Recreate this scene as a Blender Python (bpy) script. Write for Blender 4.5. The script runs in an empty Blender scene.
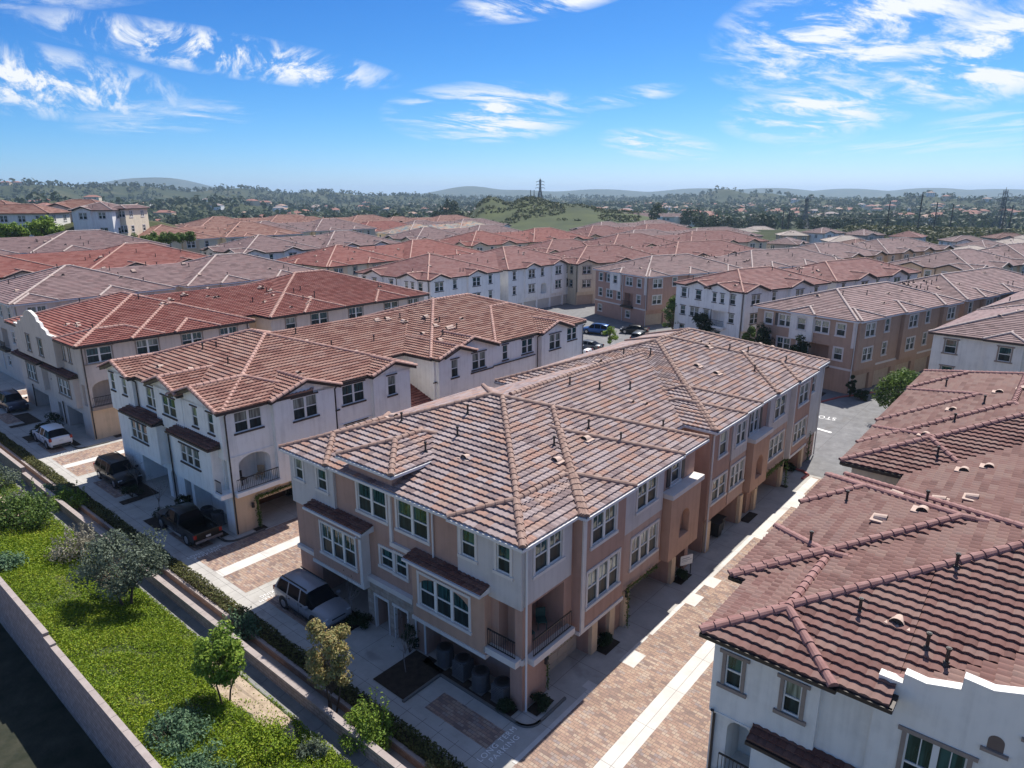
import bpy, math, random
from mathutils import Vector, Matrix
R = math.radians
rnd = random.Random(7)
scene = bpy.context.scene
COL = scene.collection

# ------------------------------------------------------------------ camera, sky, sun, exposure
CAMH = 24.0
cam = bpy.data.cameras.new('camera'); camo = bpy.data.objects.new('camera', cam); COL.objects.link(camo)
cam.sensor_fit = 'HORIZONTAL'; cam.sensor_width = 36.0; cam.lens = 36.0*682.7/1024.0
cam.clip_start = 0.5; cam.clip_end = 60000
camo.location = (0, 0, CAMH); camo.rotation_euler = (R(90-15.63), 0, 0)
scene.camera = camo

SUN_EL, SUN_AZ = 56.4, 31.0          # azimuth clockwise from +Y
world = bpy.data.worlds.new('World'); scene.world = world; world.use_nodes = True
nt = world.node_tree; N = nt.nodes; Lk = nt.links
for n in list(N): N.remove(n)
def nd(t, **kw):
    n = N.new(t)
    for k, v in kw.items(): setattr(n, k, v)
    return n
out = nd('ShaderNodeOutputWorld'); bg = nd('ShaderNodeBackground'); bg.inputs['Strength'].default_value = 0.15
sky = nd('ShaderNodeTexSky', sky_type='NISHITA', sun_disc=False, sun_elevation=R(SUN_EL), sun_rotation=R(SUN_AZ),
         altitude=100, air_density=0.8, dust_density=0.3, ozone_density=3.0)
# clouds: wind-blown cirrus patches fixed in the sky by azimuth and elevation
tc = nd('ShaderNodeTexCoord'); sep = nd('ShaderNodeSeparateXYZ'); Lk.new(tc.outputs['Generated'], sep.inputs[0])
def M(op, a, b=None, c=None, clamp=False):
    n = nd('ShaderNodeMath', operation=op); n.use_clamp = clamp
    for i, v in enumerate((a, b, c)):
        if v is None: continue
        if isinstance(v, (int, float)): n.inputs[i].default_value = v
        else: Lk.new(v, n.inputs[i])
    return n.outputs[0]
# deepen the blue in the low sky while the horizon stays pale
sc = nd('ShaderNodeSeparateColor'); Lk.new(sky.outputs[0], sc.inputs[0])
rr_ = M('MULTIPLY', M('POWER', sc.outputs[0], 2.0), 0.0440); gg_ = M('MULTIPLY', M('POWER', sc.outputs[1], 1.4), 0.176)
bb_ = M('ADD', M('MULTIPLY', sc.outputs[2], 0.50), M('MULTIPLY', rr_, 0.2))
hc = nd('ShaderNodeCombineColor'); Lk.new(rr_, hc.inputs[0]); Lk.new(gg_, hc.inputs[1]); Lk.new(bb_, hc.inputs[2])
up_ = nd('ShaderNodeMapRange', interpolation_type='SMOOTHSTEP'); up_.inputs['From Min'].default_value = R(15); up_.inputs['From Max'].default_value = R(34); Lk.new(M('ARCSINE', sep.outputs['Z']), up_.inputs['Value'])
raw = nd('ShaderNodeMix', data_type='RGBA', blend_type='MULTIPLY'); raw.inputs['Factor'].default_value = 1; Lk.new(sky.outputs[0], raw.inputs[6]); raw.inputs[7].default_value = (.70, .63, .62, 1)  # unseen upper sky left brighter and more neutral to fill the shade
hm = nd('ShaderNodeMix', data_type='RGBA'); Lk.new(up_.outputs[0], hm.inputs['Factor']); Lk.new(hc.outputs[0], hm.inputs[6]); Lk.new(raw.outputs[2], hm.inputs[7])
az = M('ARCTAN2', sep.outputs['X'], sep.outputs['Y']); el = M('ARCSINE', sep.outputs['Z'])
def cirrus(scale, stretch, rough, ang, lo, hi):
    u = M('DIVIDE', sep.outputs['X'], M('ADD', sep.outputs['Z'], 0.12)); v = M('DIVIDE', sep.outputs['Y'], M('ADD', sep.outputs['Z'], 0.12))
    ca, sa = math.cos(R(ang)), math.sin(R(ang))
    uu = M('ADD', M('MULTIPLY', u, ca), M('MULTIPLY', v, sa)); vv = M('SUBTRACT', M('MULTIPLY', v, ca), M('MULTIPLY', u, sa))
    cb = nd('ShaderNodeCombineXYZ'); Lk.new(M('MULTIPLY', uu, scale), cb.inputs[0]); Lk.new(M('MULTIPLY', vv, scale*stretch), cb.inputs[1])
    nz = nd('ShaderNodeTexNoise'); nz.inputs['Scale'].default_value = 1; nz.inputs['Detail'].default_value = 9; nz.inputs['Roughness'].default_value = rough
    nz.inputs['Distortion'].default_value = 0.5
    Lk.new(cb.outputs[0], nz.inputs['Vector'])
    mr = nd('ShaderNodeMapRange', interpolation_type='SMOOTHSTEP'); mr.inputs['From Min'].default_value = lo; mr.inputs['From Max'].default_value = hi
    Lk.new(nz.outputs[0], mr.inputs['Value']); return mr.outputs[0]
n1 = cirrus(1.9, 1.9, 0.68, 30, 0.43, 0.64)
n2 = cirrus(1.6, 3.6, 0.66, -62, 0.43, 0.63)
# (azimuth deg, elevation deg, half width deg, half height deg, tilt, strength, which noise)
CL = [(-33, 7.0, 10, 2.4, -0.08, 1.2, 1), (-21, 9.5, 13, 1.6, -0.10, 1.5, 1), (-25, 5.2, 7, 1.3, 0.12, .6, 0), (-29, 12.4, 9, 1.0, 0.22, .55, 0),
      (-2, 6.0, 8.5, 2.4, 0.02, 1.35, 0), (-27, 13.0, 5, .8, 0.3, .7, 0), (2.5, 13.8, 8, 1.4, 0.14, 1.4, 0), (9, 7.1, 4.5, .8, 0.12, .9, 0), (18.5, 11.2, 3.5, 1.0, .1, .9, 0), (11.5, 3.6, 5.0, 1.2, -.12, 1.1, 0),
      (24.0, 10.9, 10, 4.4, 0.10, 1.5, 0), (33.0, 8.6, 8, 3.4, 0.12, 1.5, 0), (22.5, 5.7, 7, 2.3, 0.05, 1.15, 0), (35, 4.6, 6, 1.0, 0.05, .6, 1), (29, 3.2, 10, .8, 0, .35, 1), (-38,-1,5,1.2,0,.0,0)]
tot = None
for a0, e0, wa, we, tl, st_, k in CL:
    da = M('SUBTRACT', az, R(a0)); de = M('SUBTRACT', M('SUBTRACT', el, R(e0)), M('MULTIPLY', da, tl))
    q = M('ADD', M('POWER', M('ABSOLUTE', M('DIVIDE', da, R(wa))), 2.0), M('POWER', M('ABSOLUTE', M('DIVIDE', de, R(we))), 2.0))
    msk = M('SUBTRACT', 1.0, M('SQRT', q), clamp=True)
    w = M('MULTIPLY', M('POWER', msk, 0.8), st_)
    w = M('MULTIPLY', w, n2 if k else n1)
    tot = w if tot is None else M('MAXIMUM', tot, w)
tot = M('MULTIPLY', tot, 1.35, clamp=True)
mx = nd('ShaderNodeMix', data_type='RGBA'); Lk.new(tot, mx.inputs['Factor']); Lk.new(hm.outputs[2], mx.inputs[6]); mx.inputs[7].default_value = (3.6, 3.75, 3.95, 1)
Lk.new(mx.outputs[2], bg.inputs['Color']); Lk.new(bg.outputs[0], out.inputs['Surface'])

sl = bpy.data.lights.new('sun', 'SUN'); sl.energy = 3.95; sl.angle = R(0.53); sl.color = (1.0, 0.945, 0.86)
so = bpy.data.objects.new('sun', sl); COL.objects.link(so)
_d = Vector((math.sin(R(SUN_AZ))*math.cos(R(SUN_EL)), math.cos(R(SUN_AZ))*math.cos(R(SUN_EL)), math.sin(R(SUN_EL))))
so.rotation_euler = _d.to_track_quat('Z', 'Y').to_euler(); so.location = (60, 120, 160)
vs = scene.view_settings; vs.view_transform = 'Standard'; vs.look = 'None'; vs.gamma = 1.0; vs.use_curve_mapping = False; vs.exposure = 0.82
scene.render.engine = 'CYCLES'
cy = scene.cycles; cy.max_bounces = 6; cy.diffuse_bounces = 4; cy.glossy_bounces = 3; cy.transmission_bounces = 2; cy.volume_bounces = 0; cy.use_denoising = True
cy.volume_max_steps = 64; cy.caustics_reflective = False; cy.caustics_refractive = False

# ------------------------------------------------------------------ street grid: s runs along the alleys, t along the front walk
AA = R(50); OX, OY = 0.480, 27.326
def W(s, t, z=0.0):
    return Vector((OX + s*math.cos(AA) - t*math.sin(AA), OY + s*math.sin(AA) + t*math.cos(AA), z))
def ST(x, y):
    dx, dy = x-OX, y-OY
    return dx*math.cos(AA)+dy*math.sin(AA), -dx*math.sin(AA)+dy*math.cos(AA)
def sm(a, b, x):
    x = min(1, max(0, (x-a)/(b-a))); return x*x*(3-2*x)

# ------------------------------------------------------------------ materials
MATS = {}
def newmat(name):
    m = bpy.data.materials.new(name); m.use_nodes = True
    b = m.node_tree.nodes['Principled BSDF']; return m, m.node_tree, b
def mnode(t, typ, **kw):
    n = t.nodes.new(typ)
    for k, v in kw.items(): setattr(n, k, v)
    return n
def ramp(t, stops, mode='LINEAR'):
    n = t.nodes.new('ShaderNodeValToRGB'); cr = n.color_ramp; cr.interpolation = mode
    while len(cr.elements) < len(stops): cr.elements.new(0.5)
    for e, (p, c) in zip(cr.elements, stops): e.position = p; e.color = (*c, 1)
    return n
def simple(name, col, rough=0.6, metal=0.0, spec=None):
    if name in MATS: return MATS[name]
    m, t, b = newmat(name); b.inputs['Base Color'].default_value = (*col, 1); b.inputs['Roughness'].default_value = rough; b.inputs['Metallic'].default_value = metal
    if spec is not None: b.inputs['Specular IOR Level'].default_value = spec
    MATS[name] = m; return m
def noisy(name, c0, c1, scale=2.0, rough=0.85, bump=0.0, bscale=40, detail=5, spec=0.3):
    """soft mottling between two colours in object space plus a fine bump"""
    if name in MATS: return MATS[name]
    m, t, b = newmat(name)
    tc = mnode(t, 'ShaderNodeTexCoord'); nz = mnode(t, 'ShaderNodeTexNoise'); nz.inputs['Scale'].default_value = scale; nz.inputs['Detail'].default_value = detail; nz.inputs['Roughness'].default_value = 0.62
    t.links.new(tc.outputs['Object'], nz.inputs['Vector'])
    r = ramp(t, [(0.3, c0), (0.7, c1)]); t.links.new(nz.outputs[0], r.inputs[0]); t.links.new(r.outputs[0], b.inputs['Base Color'])
    b.inputs['Roughness'].default_value = rough; b.inputs['Specular IOR Level'].default_value = spec
    if bump:
        n2 = mnode(t, 'ShaderNodeTexNoise'); n2.inputs['Scale'].default_value = bscale; n2.inputs['Detail'].default_value = 3
        t.links.new(tc.outputs['Object'], n2.inputs['Vector'])
        bp = mnode(t, 'ShaderNodeBump'); bp.inputs['Strength'].default_value = bump; bp.inputs['Distance'].default_value = 0.03
        t.links.new(n2.outputs[0], bp.inputs['Height']); t.links.new(bp.outputs[0], b.inputs['Normal'])
    MATS[name] = m; return m
def stucco(name, c):
    """plaster: mottled, with faint vertical rain streaks"""
    if name in MATS: return MATS[name]
    m, t, b = newmat(name)
    tc = mnode(t, 'ShaderNodeTexCoord')
    nz = mnode(t, 'ShaderNodeTexNoise'); nz.inputs['Scale'].default_value = 0.9; nz.inputs['Detail'].default_value = 6; nz.inputs['Roughness'].default_value = .65
    t.links.new(tc.outputs['Object'], nz.inputs['Vector'])
    mp = mnode(t, 'ShaderNodeMapping'); mp.inputs['Scale'].default_value = (3.5, 3.5, 0.22); t.links.new(tc.outputs['Object'], mp.inputs[0])
    n3 = mnode(t, 'ShaderNodeTexNoise'); n3.inputs['Scale'].default_value = 1.0; n3.inputs['Detail'].default_value = 4; t.links.new(mp.outputs[0], n3.inputs['Vector'])
    mul = mnode(t, 'ShaderNodeMath', operation='MULTIPLY_ADD'); mul.inputs[1].default_value = 0.5
    t.links.new(n3.outputs[0], mul.inputs[0]); 
    h = mnode(t, 'ShaderNodeMath', operation='MULTIPLY'); h.inputs[1].default_value = 0.5; t.links.new(nz.outputs[0], h.inputs[0]); t.links.new(h.outputs[0], mul.inputs[2])
    r = ramp(t, [(0.33, tuple(x*0.82 for x in c)), (0.52, c), (0.75, tuple(min(.85, x*1.06) for x in c))]); t.links.new(mul.outputs[0], r.inputs[0]); t.links.new(r.outputs[0], b.inputs['Base Color'])
    b.inputs['Roughness'].default_value = 0.92; b.inputs['Specular IOR Level'].default_value = 0.2
    n2 = mnode(t, 'ShaderNodeTexNoise'); n2.inputs['Scale'].default_value = 45; t.links.new(tc.outputs['Object'], n2.inputs['Vector'])
    bp = mnode(t, 'ShaderNodeBump'); bp.inputs['Strength'].default_value = 0.25; bp.inputs['Distance'].default_value = 0.02
    t.links.new(n2.outputs[0], bp.inputs['Height']); t.links.new(bp.outputs[0], b.inputs['Normal'])
    MATS[name] = m; return m
def tilemat(name, cols, cell=0.95, bumpy=False):
    """roof tiles: one random colour per short run of tiles, uv = (metres along the eave, course number)"""
    if name in MATS: return MATS[name]
    m, t, b = newmat(name)
    uv = mnode(t, 'ShaderNodeUVMap'); sp = mnode(t, 'ShaderNodeSeparateXYZ'); t.links.new(uv.outputs[0], sp.inputs[0])
    def mm(op, a, bb=None):
        n = mnode(t, 'ShaderNodeMath', operation=op)
        for i, v in enumerate((a, bb)):
            if v is None: continue
            if isinstance(v, (int, float)): n.inputs[i].default_value = v
            else: t.links.new(v, n.inputs[i])
        return n.outputs[0]
    row = mm('FLOOR', sp.outputs['Y'])
    wn0 = mnode(t, 'ShaderNodeTexWhiteNoise', noise_dimensions='1D'); t.links.new(row, wn0.inputs['W'])
    col = mm('FLOOR', mm('ADD', mm('DIVIDE', sp.outputs['X'], cell), mm('MULTIPLY', wn0.outputs[0], 7.3)))
    cb = mnode(t, 'ShaderNodeCombineXYZ'); t.links.new(col, cb.inputs[0]); t.links.new(row, cb.inputs[1])
    wn = mnode(t, 'ShaderNodeTexWhiteNoise', noise_dimensions='2D'); t.links.new(cb.outputs[0], wn.inputs['Vector'])
    tc = mnode(t, 'ShaderNodeTexCoord'); nz = mnode(t, 'ShaderNodeTexNoise'); nz.inputs['Scale'].default_value = 0.35; nz.inputs['Detail'].default_value = 5; nz.inputs['Roughness'].default_value = .65
    t.links.new(tc.outputs['Object'], nz.inputs['Vector'])
    val = mm('ADD', mm('MULTIPLY', wn.outputs[0], 0.62), mm('MULTIPLY', nz.outputs[0], 0.40))
    k = len(cols); r = ramp(t, [(0.12+0.76*i/(k-1), c) for i, c in enumerate(cols)]); t.links.new(val, r.inputs[0])
    # weathering: small dark lichen specks
    n2 = mnode(t, 'ShaderNodeTexNoise'); n2.inputs['Scale'].default_value = 1.7; n2.inputs['Detail'].default_value = 8; n2.inputs['Roughness'].default_value = .75; t.links.new(tc.outputs['Object'], n2.inputs['Vector'])
    mr = mnode(t, 'ShaderNodeMapRange'); mr.inputs['From Min'].default_value = .56; mr.inputs['From Max'].default_value = .78; mr.inputs['To Max'].default_value = 0.6; t.links.new(n2.outputs[0], mr.inputs['Value'])
    mix = mnode(t, 'ShaderNodeMix', data_type='RGBA'); t.links.new(mr.outputs[0], mix.inputs['Factor']); t.links.new(r.outputs[0], mix.inputs[6]); mix.inputs[7].default_value = (.09, .075, .07, 1)
    t.links.new(mix.outputs[2], b.inputs['Base Color'])
    b.inputs['Roughness'].default_value = 0.8; b.inputs['Specular IOR Level'].default_value = 0.25
    MATS[name] = m; return m
def leafmat(name, cols, rough=0.6, scale=1.2):
    if name in MATS: return MATS[name]
    m, t, b = newmat(name)
    g = mnode(t, 'ShaderNodeNewGeometry'); tc = mnode(t, 'ShaderNodeTexCoord'); nz = mnode(t, 'ShaderNodeTexNoise'); nz.inputs['Scale'].default_value = scale; nz.inputs['Detail'].default_value = 4
    t.links.new(tc.outputs['Object'], nz.inputs['Vector'])
    a = mnode(t, 'ShaderNodeMath', operation='MULTIPLY'); a.inputs[1].default_value = .5; t.links.new(g.outputs['Random Per Island'], a.inputs[0])
    a2 = mnode(t, 'ShaderNodeMath', operation='MULTIPLY_ADD'); a2.inputs[1].default_value = .6; t.links.new(nz.outputs[0], a2.inputs[0]); t.links.new(a.outputs[0], a2.inputs[2])
    k = len(cols); r = ramp(t, [(0.15+0.7*i/max(1, k-1), c) for i, c in enumerate(cols)]); t.links.new(a2.outputs[0], r.inputs[0]); t.links.new(r.outputs[0], b.inputs['Base Color'])
    b.inputs['Roughness'].default_value = rough; b.inputs['Specular IOR Level'].default_value = 0.25
    tr = mnode(t, 'ShaderNodeBsdfTranslucent'); t.links.new(r.outputs[0], tr.inputs[0]); ms = mnode(t, 'ShaderNodeMixShader'); ms.inputs[0].default_value = .3
    o = t.nodes['Material Output']; t.links.new(b.outputs[0], ms.inputs[1]); t.links.new(tr.outputs[0], ms.inputs[2]); t.links.new(ms.outputs[0], o.inputs[0])
    MATS[name] = m; return m
def pavermat(name):
    m, t, b = newmat(name)
    uv = mnode(t, 'ShaderNodeUVMap'); mp = mnode(t, 'ShaderNodeMapping'); t.links.new(uv.outputs[0], mp.inputs[0])
    br = mnode(t, 'ShaderNodeTexBrick'); br.offset = 0.5; br.inputs['Scale'].default_value = 1.0; br.inputs['Brick Width'].default_value = 0.34; br.inputs['Row Height'].default_value = 0.17
    br.inputs['Mortar Size'].default_value = 0.012; br.inputs['Color1'].default_value = (.38, .235, .165, 1); br.inputs['Color2'].default_value = (.31, .24, .20, 1); br.inputs['Mortar'].default_value = (.16, .125, .105, 1); br.inputs['Bias'].default_value = 0.0
    t.links.new(mp.outputs[0], br.inputs['Vector'])
    # per-brick hue: warm, dark and buff bricks
    sp = mnode(t, 'ShaderNodeSeparateXYZ'); t.links.new(uv.outputs[0], sp.inputs[0])
    def mm(op, a, bb=None):
        n = mnode(t, 'ShaderNodeMath', operation=op)
        for i, v in enumerate((a, bb)):
            if v is None: continue
            if isinstance(v, (int, float)): n.inputs[i].default_value = v
            else: t.links.new(v, n.inputs[i])
        return n.outputs[0]
    row = mm('FLOOR', mm('DIVIDE', sp.outputs['Y'], 0.17)); off = mm('MULTIPLY', mm('MODULO', mm('ABSOLUTE', row), 2), 0.5)
    col = mm('FLOOR', mm('ADD', mm('DIVIDE', sp.outputs['X'], 0.34), off))
    cb = mnode(t, 'ShaderNodeCombineXYZ'); t.links.new(col, cb.inputs[0]); t.links.new(row, cb.inputs[1])
    wn = mnode(t, 'ShaderNodeTexWhiteNoise', noise_dimensions='2D'); t.links.new(cb.outputs[0], wn.inputs['Vector'])
    r = ramp(t, [(0, (0.202, 0.145, 0.132)), (.3, (0.310, 0.207, 0.167)), (.6, (0.361, 0.251, 0.191)), (.85, (0.404, 0.317, 0.255)), (1, (0.258, 0.211, 0.211))]); t.links.new(wn.outputs[0], r.inputs[0])
    mix = mnode(t, 'ShaderNodeMix', data_type='RGBA'); t.links.new(br.outputs['Fac'], mix.inputs['Factor']); t.links.new(r.outputs[0], mix.inputs[6]); mix.inputs[7].default_value = (.17, .135, .11, 1)
    nz = mnode(t, 'ShaderNodeTexNoise'); nz.inputs['Scale'].default_value = .5; nz.inputs['Detail'].default_value = 5; t.links.new(uv.outputs[0], nz.inputs['Vector'])
    r2 = ramp(t, [(.3, (.78, .76, .75)), (.7, (1.06, 1.04, 1.02))]); t.links.new(nz.outputs[0], r2.inputs[0])
    mu = mnode(t, 'ShaderNodeMix', data_type='RGBA', blend_type='MULTIPLY'); mu.inputs['Factor'].default_value = 1; t.links.new(mix.outputs[2], mu.inputs[6]); t.links.new(r2.outputs[0], mu.inputs[7])
    t.links.new(mu.outputs[2], b.inputs['Base Color']); b.inputs['Roughness'].default_value = .85
    bp = mnode(t, 'ShaderNodeBump'); bp.inputs['Strength'].default_value = .4; bp.inputs['Distance'].default_value = .01; bp.invert = True
    t.links.new(br.outputs['Fac'], bp.inputs['Height']); t.links.new(bp.outputs[0], b.inputs['Normal'])
    return m
def stonemat(name, c0, c1, w, h, mort):
    m, t, b = newmat(name)
    uv = mnode(t, 'ShaderNodeUVMap')
    br = mnode(t, 'ShaderNodeTexBrick'); br.inputs['Scale'].default_value = 1.0; br.inputs['Brick Width'].default_value = w; br.inputs['Row Height'].default_value = h; br.inputs['Mortar Size'].default_value = 0.012
    br.inputs['Color1'].default_value = (*c0, 1); br.inputs['Color2'].default_value = (*c1, 1); br.inputs['Mortar'].default_value = (*mort, 1)
    t.links.new(uv.outputs[0], br.inputs['Vector']); nz = mnode(t, 'ShaderNodeTexNoise'); nz.inputs['Scale'].default_value = 3; nz.inputs['Detail'].default_value = 5; t.links.new(uv.outputs[0], nz.inputs['Vector'])
    r2 = ramp(t, [(.3, (.75, .75, .75)), (.7, (1.1, 1.1, 1.1))]); t.links.new(nz.outputs[0], r2.inputs[0])
    mu = mnode(t, 'ShaderNodeMix', data_type='RGBA', blend_type='MULTIPLY'); mu.inputs['Factor'].default_value = 1; t.links.new(br.outputs[0], mu.inputs[6]); t.links.new(r2.outputs[0], mu.inputs[7])
    t.links.new(mu.outputs[2], b.inputs['Base Color']); b.inputs['Roughness'].default_value = .9
    bp = mnode(t, 'ShaderNodeBump'); bp.inputs['Strength'].default_value = .5; bp.inputs['Distance'].default_value = .02; bp.invert = True
    t.links.new(br.outputs['Fac'], bp.inputs['Height']); t.links.new(bp.outputs[0], b.inputs['Normal'])
    return m

WHITE = stucco('white_stucco', (.84, .825, .79)); MAUVE = stucco('mauve_stucco', (.43, .275, .22)); LAV = stucco('lavender_stucco', (.55, .52, .51))
PEACH = stucco('peach_stucco', (.50, .32, .235)); TAN = stucco('tan_stucco', (.64, .485, .335)); GREIGE = stucco('greige_stucco', (.62, .535, .47)); CREAM = stucco('cream_stucco', (.68, .60, .46))
BROWN = stucco('brown_stucco', (.42, .295, .225)); OFFW = stucco('offwhite_stucco', (.78, .76, .715)); PINK = stucco('pink_stucco', (.50, .355, .295))
TRIM = noisy('cream_trim', (.60, .56, .53), (.68, .64, .61), 1.5); BTRIM = noisy('brown_trim', (.06, .045, .038), (.09, .065, .055), 3); TTRIM = noisy('taupe_trim', (.26, .21, .18), (.32, .26, .22), 3)
WFR = simple('white_frame', (.72, .72, .70), .5); TFR = simple('tan_frame', (.55, .50, .44), .5); DFR = simple('dark_frame', (.05, .04, .035), .5)
FWHITE = simple('white_gutter', (.62, .62, .63), .45); FDARK = simple('dark_gutter', (.035, .025, .022), .5)
def glassmat(name, c, rough, refl):
    m, t, b = newmat(name); tc = mnode(t, 'ShaderNodeTexCoord'); oi = mnode(t, 'ShaderNodeObjectInfo')
    ad = mnode(t, 'ShaderNodeVectorMath', operation='ADD'); t.links.new(tc.outputs['Object'], ad.inputs[0]); t.links.new(oi.outputs['Random'], ad.inputs[1])
    mp = mnode(t, 'ShaderNodeMapping'); mp.inputs['Scale'].default_value = (6, 1, .5); t.links.new(ad.outputs[0], mp.inputs[0])
    nz = mnode(t, 'ShaderNodeTexNoise'); nz.inputs['Scale'].default_value = 1.0; nz.inputs['Detail'].default_value = 2; t.links.new(mp.outputs[0], nz.inputs['Vector'])
    r = ramp(t, [(.4, tuple(x*.35 for x in c)), (.62, c)]); t.links.new(nz.outputs[0], r.inputs[0]); t.links.new(r.outputs[0], b.inputs['Base Color'])
    b.inputs['Roughness'].default_value = rough; b.inputs['IOR'].default_value = 1.5; b.inputs['Specular IOR Level'].default_value = refl
    n2 = mnode(t, 'ShaderNodeTexNoise'); n2.inputs['Scale'].default_value = .8; t.links.new(ad.outputs[0], n2.inputs['Vector'])
    bp = mnode(t, 'ShaderNodeBump'); bp.inputs['Strength'].default_value = .08; bp.inputs['Distance'].default_value = .2; t.links.new(n2.outputs[0], bp.inputs['Height']); t.links.new(bp.outputs[0], b.inputs['Normal'])
    MATS[name] = m; return m
GLASS = glassmat('window_glass', (.035, .10, .105), .03, .9); SCREEN = glassmat('screened_glass', (.020, .042, .048), .35, .25)
BLIND = glassmat('glass_over_blinds', (.30, .34, .30), .05, .8)
GDOOR = noisy('garage_door_paint', (.46, .37, .29), (.52, .43, .34), 1); WDOOR = noisy('white_garage_paint', (.55, .52, .47), (.6, .57, .52), 1); BDOOR = noisy('brown_door', (.10, .055, .04), (.14, .08, .055), 3)
STONE = stonemat('stone_veneer', (.38, .29, .235), (.46, .38, .32), .55, .28, (.3, .25, .21))
IRON = simple('dark_iron', (.02, .018, .018), .5); GREYMET = noisy('grey_metal', (.085, .085, .09), (.13, .13, .135), 4, .5)
R_MIX = tilemat('tiles_pink_grey', [(0.155, 0.115, 0.115), (0.202, 0.147, 0.146), (0.267, 0.210, 0.208), (0.327, 0.267, 0.265), (0.300, 0.209, 0.177), (0.315, 0.189, 0.151), (0.249, 0.187, 0.181)], .62)
R_RED = tilemat('tiles_terracotta', [(0.155, 0.056, 0.048), (0.217, 0.076, 0.064), (0.241, 0.092, 0.078), (0.279, 0.124, 0.104), (0.202, 0.080, 0.072)])
R_SAL = tilemat('tiles_salmon', [(0.151, 0.073, 0.061), (0.219, 0.108, 0.087), (0.265, 0.142, 0.113), (0.310, 0.188, 0.151), (0.235, 0.138, 0.121)])
R_MAR = tilemat('tiles_maroon', [(0.110, 0.056, 0.050), (0.157, 0.079, 0.069), (0.191, 0.104, 0.091), (0.211, 0.131, 0.112), (0.170, 0.099, 0.091)], .68)
R_GRY = tilemat('tiles_mauve_grey', [(0.127, 0.084, 0.084), (0.174, 0.115, 0.114), (0.214, 0.146, 0.144), (0.241, 0.168, 0.165), (0.201, 0.118, 0.114)])
R_ROSE = tilemat('tiles_rose', [(0.136, 0.058, 0.056), (0.189, 0.083, 0.078), (0.215, 0.103, 0.094), (0.235, 0.128, 0.120), (0.174, 0.083, 0.080)])
R_DRK = tilemat('tiles_awning', [(.10, .045, .04), (.16, .075, .06), (.21, .11, .085), (.14, .08, .07)], .4)
R_PALE = tilemat('tiles_pale', [(.34, .29, .25), (.42, .36, .31), (.48, .42, .37), (.40, .33, .29)])
R_PATCH = tilemat('tiles_patchwork', [(.10, .17, .22), (.38, .34, .28), (.45, .22, .15), (.16, .24, .28), (.48, .42, .3), (.42, .16, .12)], 1.6)
def capof(c0, c1, name): return noisy(name, c0, c1, 2.5, .75)
C_MIX = capof((.21, .125, .10), (.33, .23, .19), 'cap_pink'); C_RED = capof((.32, .165, .135), (.46, .30, .25), 'cap_red'); C_MAR = capof((.22, .105, .095), (.32, .18, .165), 'cap_maroon'); C_GRY = capof((.33, .26, .24), (.46, .38, .35), 'cap_grey')
CAPS = {R_MIX.name: C_MIX, R_RED.name: C_RED, R_SAL.name: C_RED, R_MAR.name: C_MAR, R_GRY.name: C_GRY, R_ROSE.name: C_RED, R_DRK.name: C_MAR, R_PALE.name: C_GRY, R_PATCH.name: C_GRY}

# ------------------------------------------------------------------ mesh builder
class MB:
    def __init__(s): s.v = []; s.f = []; s.m = []; s.uv = []; s.has = False
    def poly(s, pts, mi=0, uv=None):
        n = len(s.v); s.v.extend([tuple(p) for p in pts]); s.f.append(tuple(range(n, n+len(pts)))); s.m.append(mi)
        if uv is None: s.uv.extend([(0, 0)]*len(pts))
        else: s.uv.extend(uv); s.has = True
    def mesh(s, pts, faces, mi=0):
        n = len(s.v); s.v.extend([tuple(p) for p in pts])
        for f in faces: s.f.append(tuple(n+i for i in f)); s.m.append(mi); s.uv.extend([(0, 0)]*len(f))
    def box(s, x0, x1, y0, y1, z0, z1, mi=0, mat=None):
        P = [(x0, y0, z0), (x1, y0, z0), (x1, y1, z0), (x0, y1, z0), (x0, y0, z1), (x1, y0, z1), (x1, y1, z1), (x0, y1, z1)]
        if mat is not None: P = [mat @ Vector(p) for p in P]
        s.mesh(P, [(0, 3, 2, 1), (4, 5, 6, 7), (0, 1, 5, 4), (1, 2, 6, 5), (2, 3, 7, 6), (3, 0, 4, 7)], mi)
    def tube(s, p, q, r0, r1=None, n=6, mi=0, cap=True):
        p = Vector(p); q = Vector(q); r1 = r0 if r1 is None else r1
        d = (q-p); 
        if d.length < 1e-6: return
        a = d.orthogonal().normalized(); b = d.normalized().cross(a)
        P = []
        for k in range(n):
            w = a*math.cos(2*math.pi*k/n)+b*math.sin(2*math.pi*k/n); P.append(p+w*r0)
        for k in range(n):
            w = a*math.cos(2*math.pi*k/n)+b*math.sin(2*math.pi*k/n); P.append(q+w*r1)
        F = [(k, (k+1) % n, n+(k+1) % n, n+k) for k in range(n)]
        if cap: F += [tuple(range(n-1, -1, -1)), tuple(range(n, 2*n))]
        s.mesh(P, F, mi)
    def build(s, name, mats, parent=None, smooth=False, loc=None):
        used = sorted({i for f in s.f for i in f})
        if len(used) < len(s.v):
            ix = {o: n for n, o in enumerate(used)}; s.v = [s.v[i] for i in used]; s.f = [tuple(ix[i] for i in f) for f in s.f]
        me = bpy.data.meshes.new(name); me.from_pydata(s.v, [], s.f)
        for m in (mats if isinstance(mats, (list, tuple)) else [mats]): me.materials.append(m)
        if any(s.m): me.polygons.foreach_set('material_index', s.m)
        if s.has:
            l = me.uv_layers.new(name='UVMap'); flat = [c for uv in s.uv for c in uv]; l.data.foreach_set('uv', flat)
        if smooth: me.polygons.foreach_set('use_smooth', [True]*len(me.polygons))
        me.update()
        o = bpy.data.objects.new(name, me); COL.objects.link(o)
        if parent is not None: o.parent = parent
        if loc is not None: o.location = loc
        return o
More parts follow.
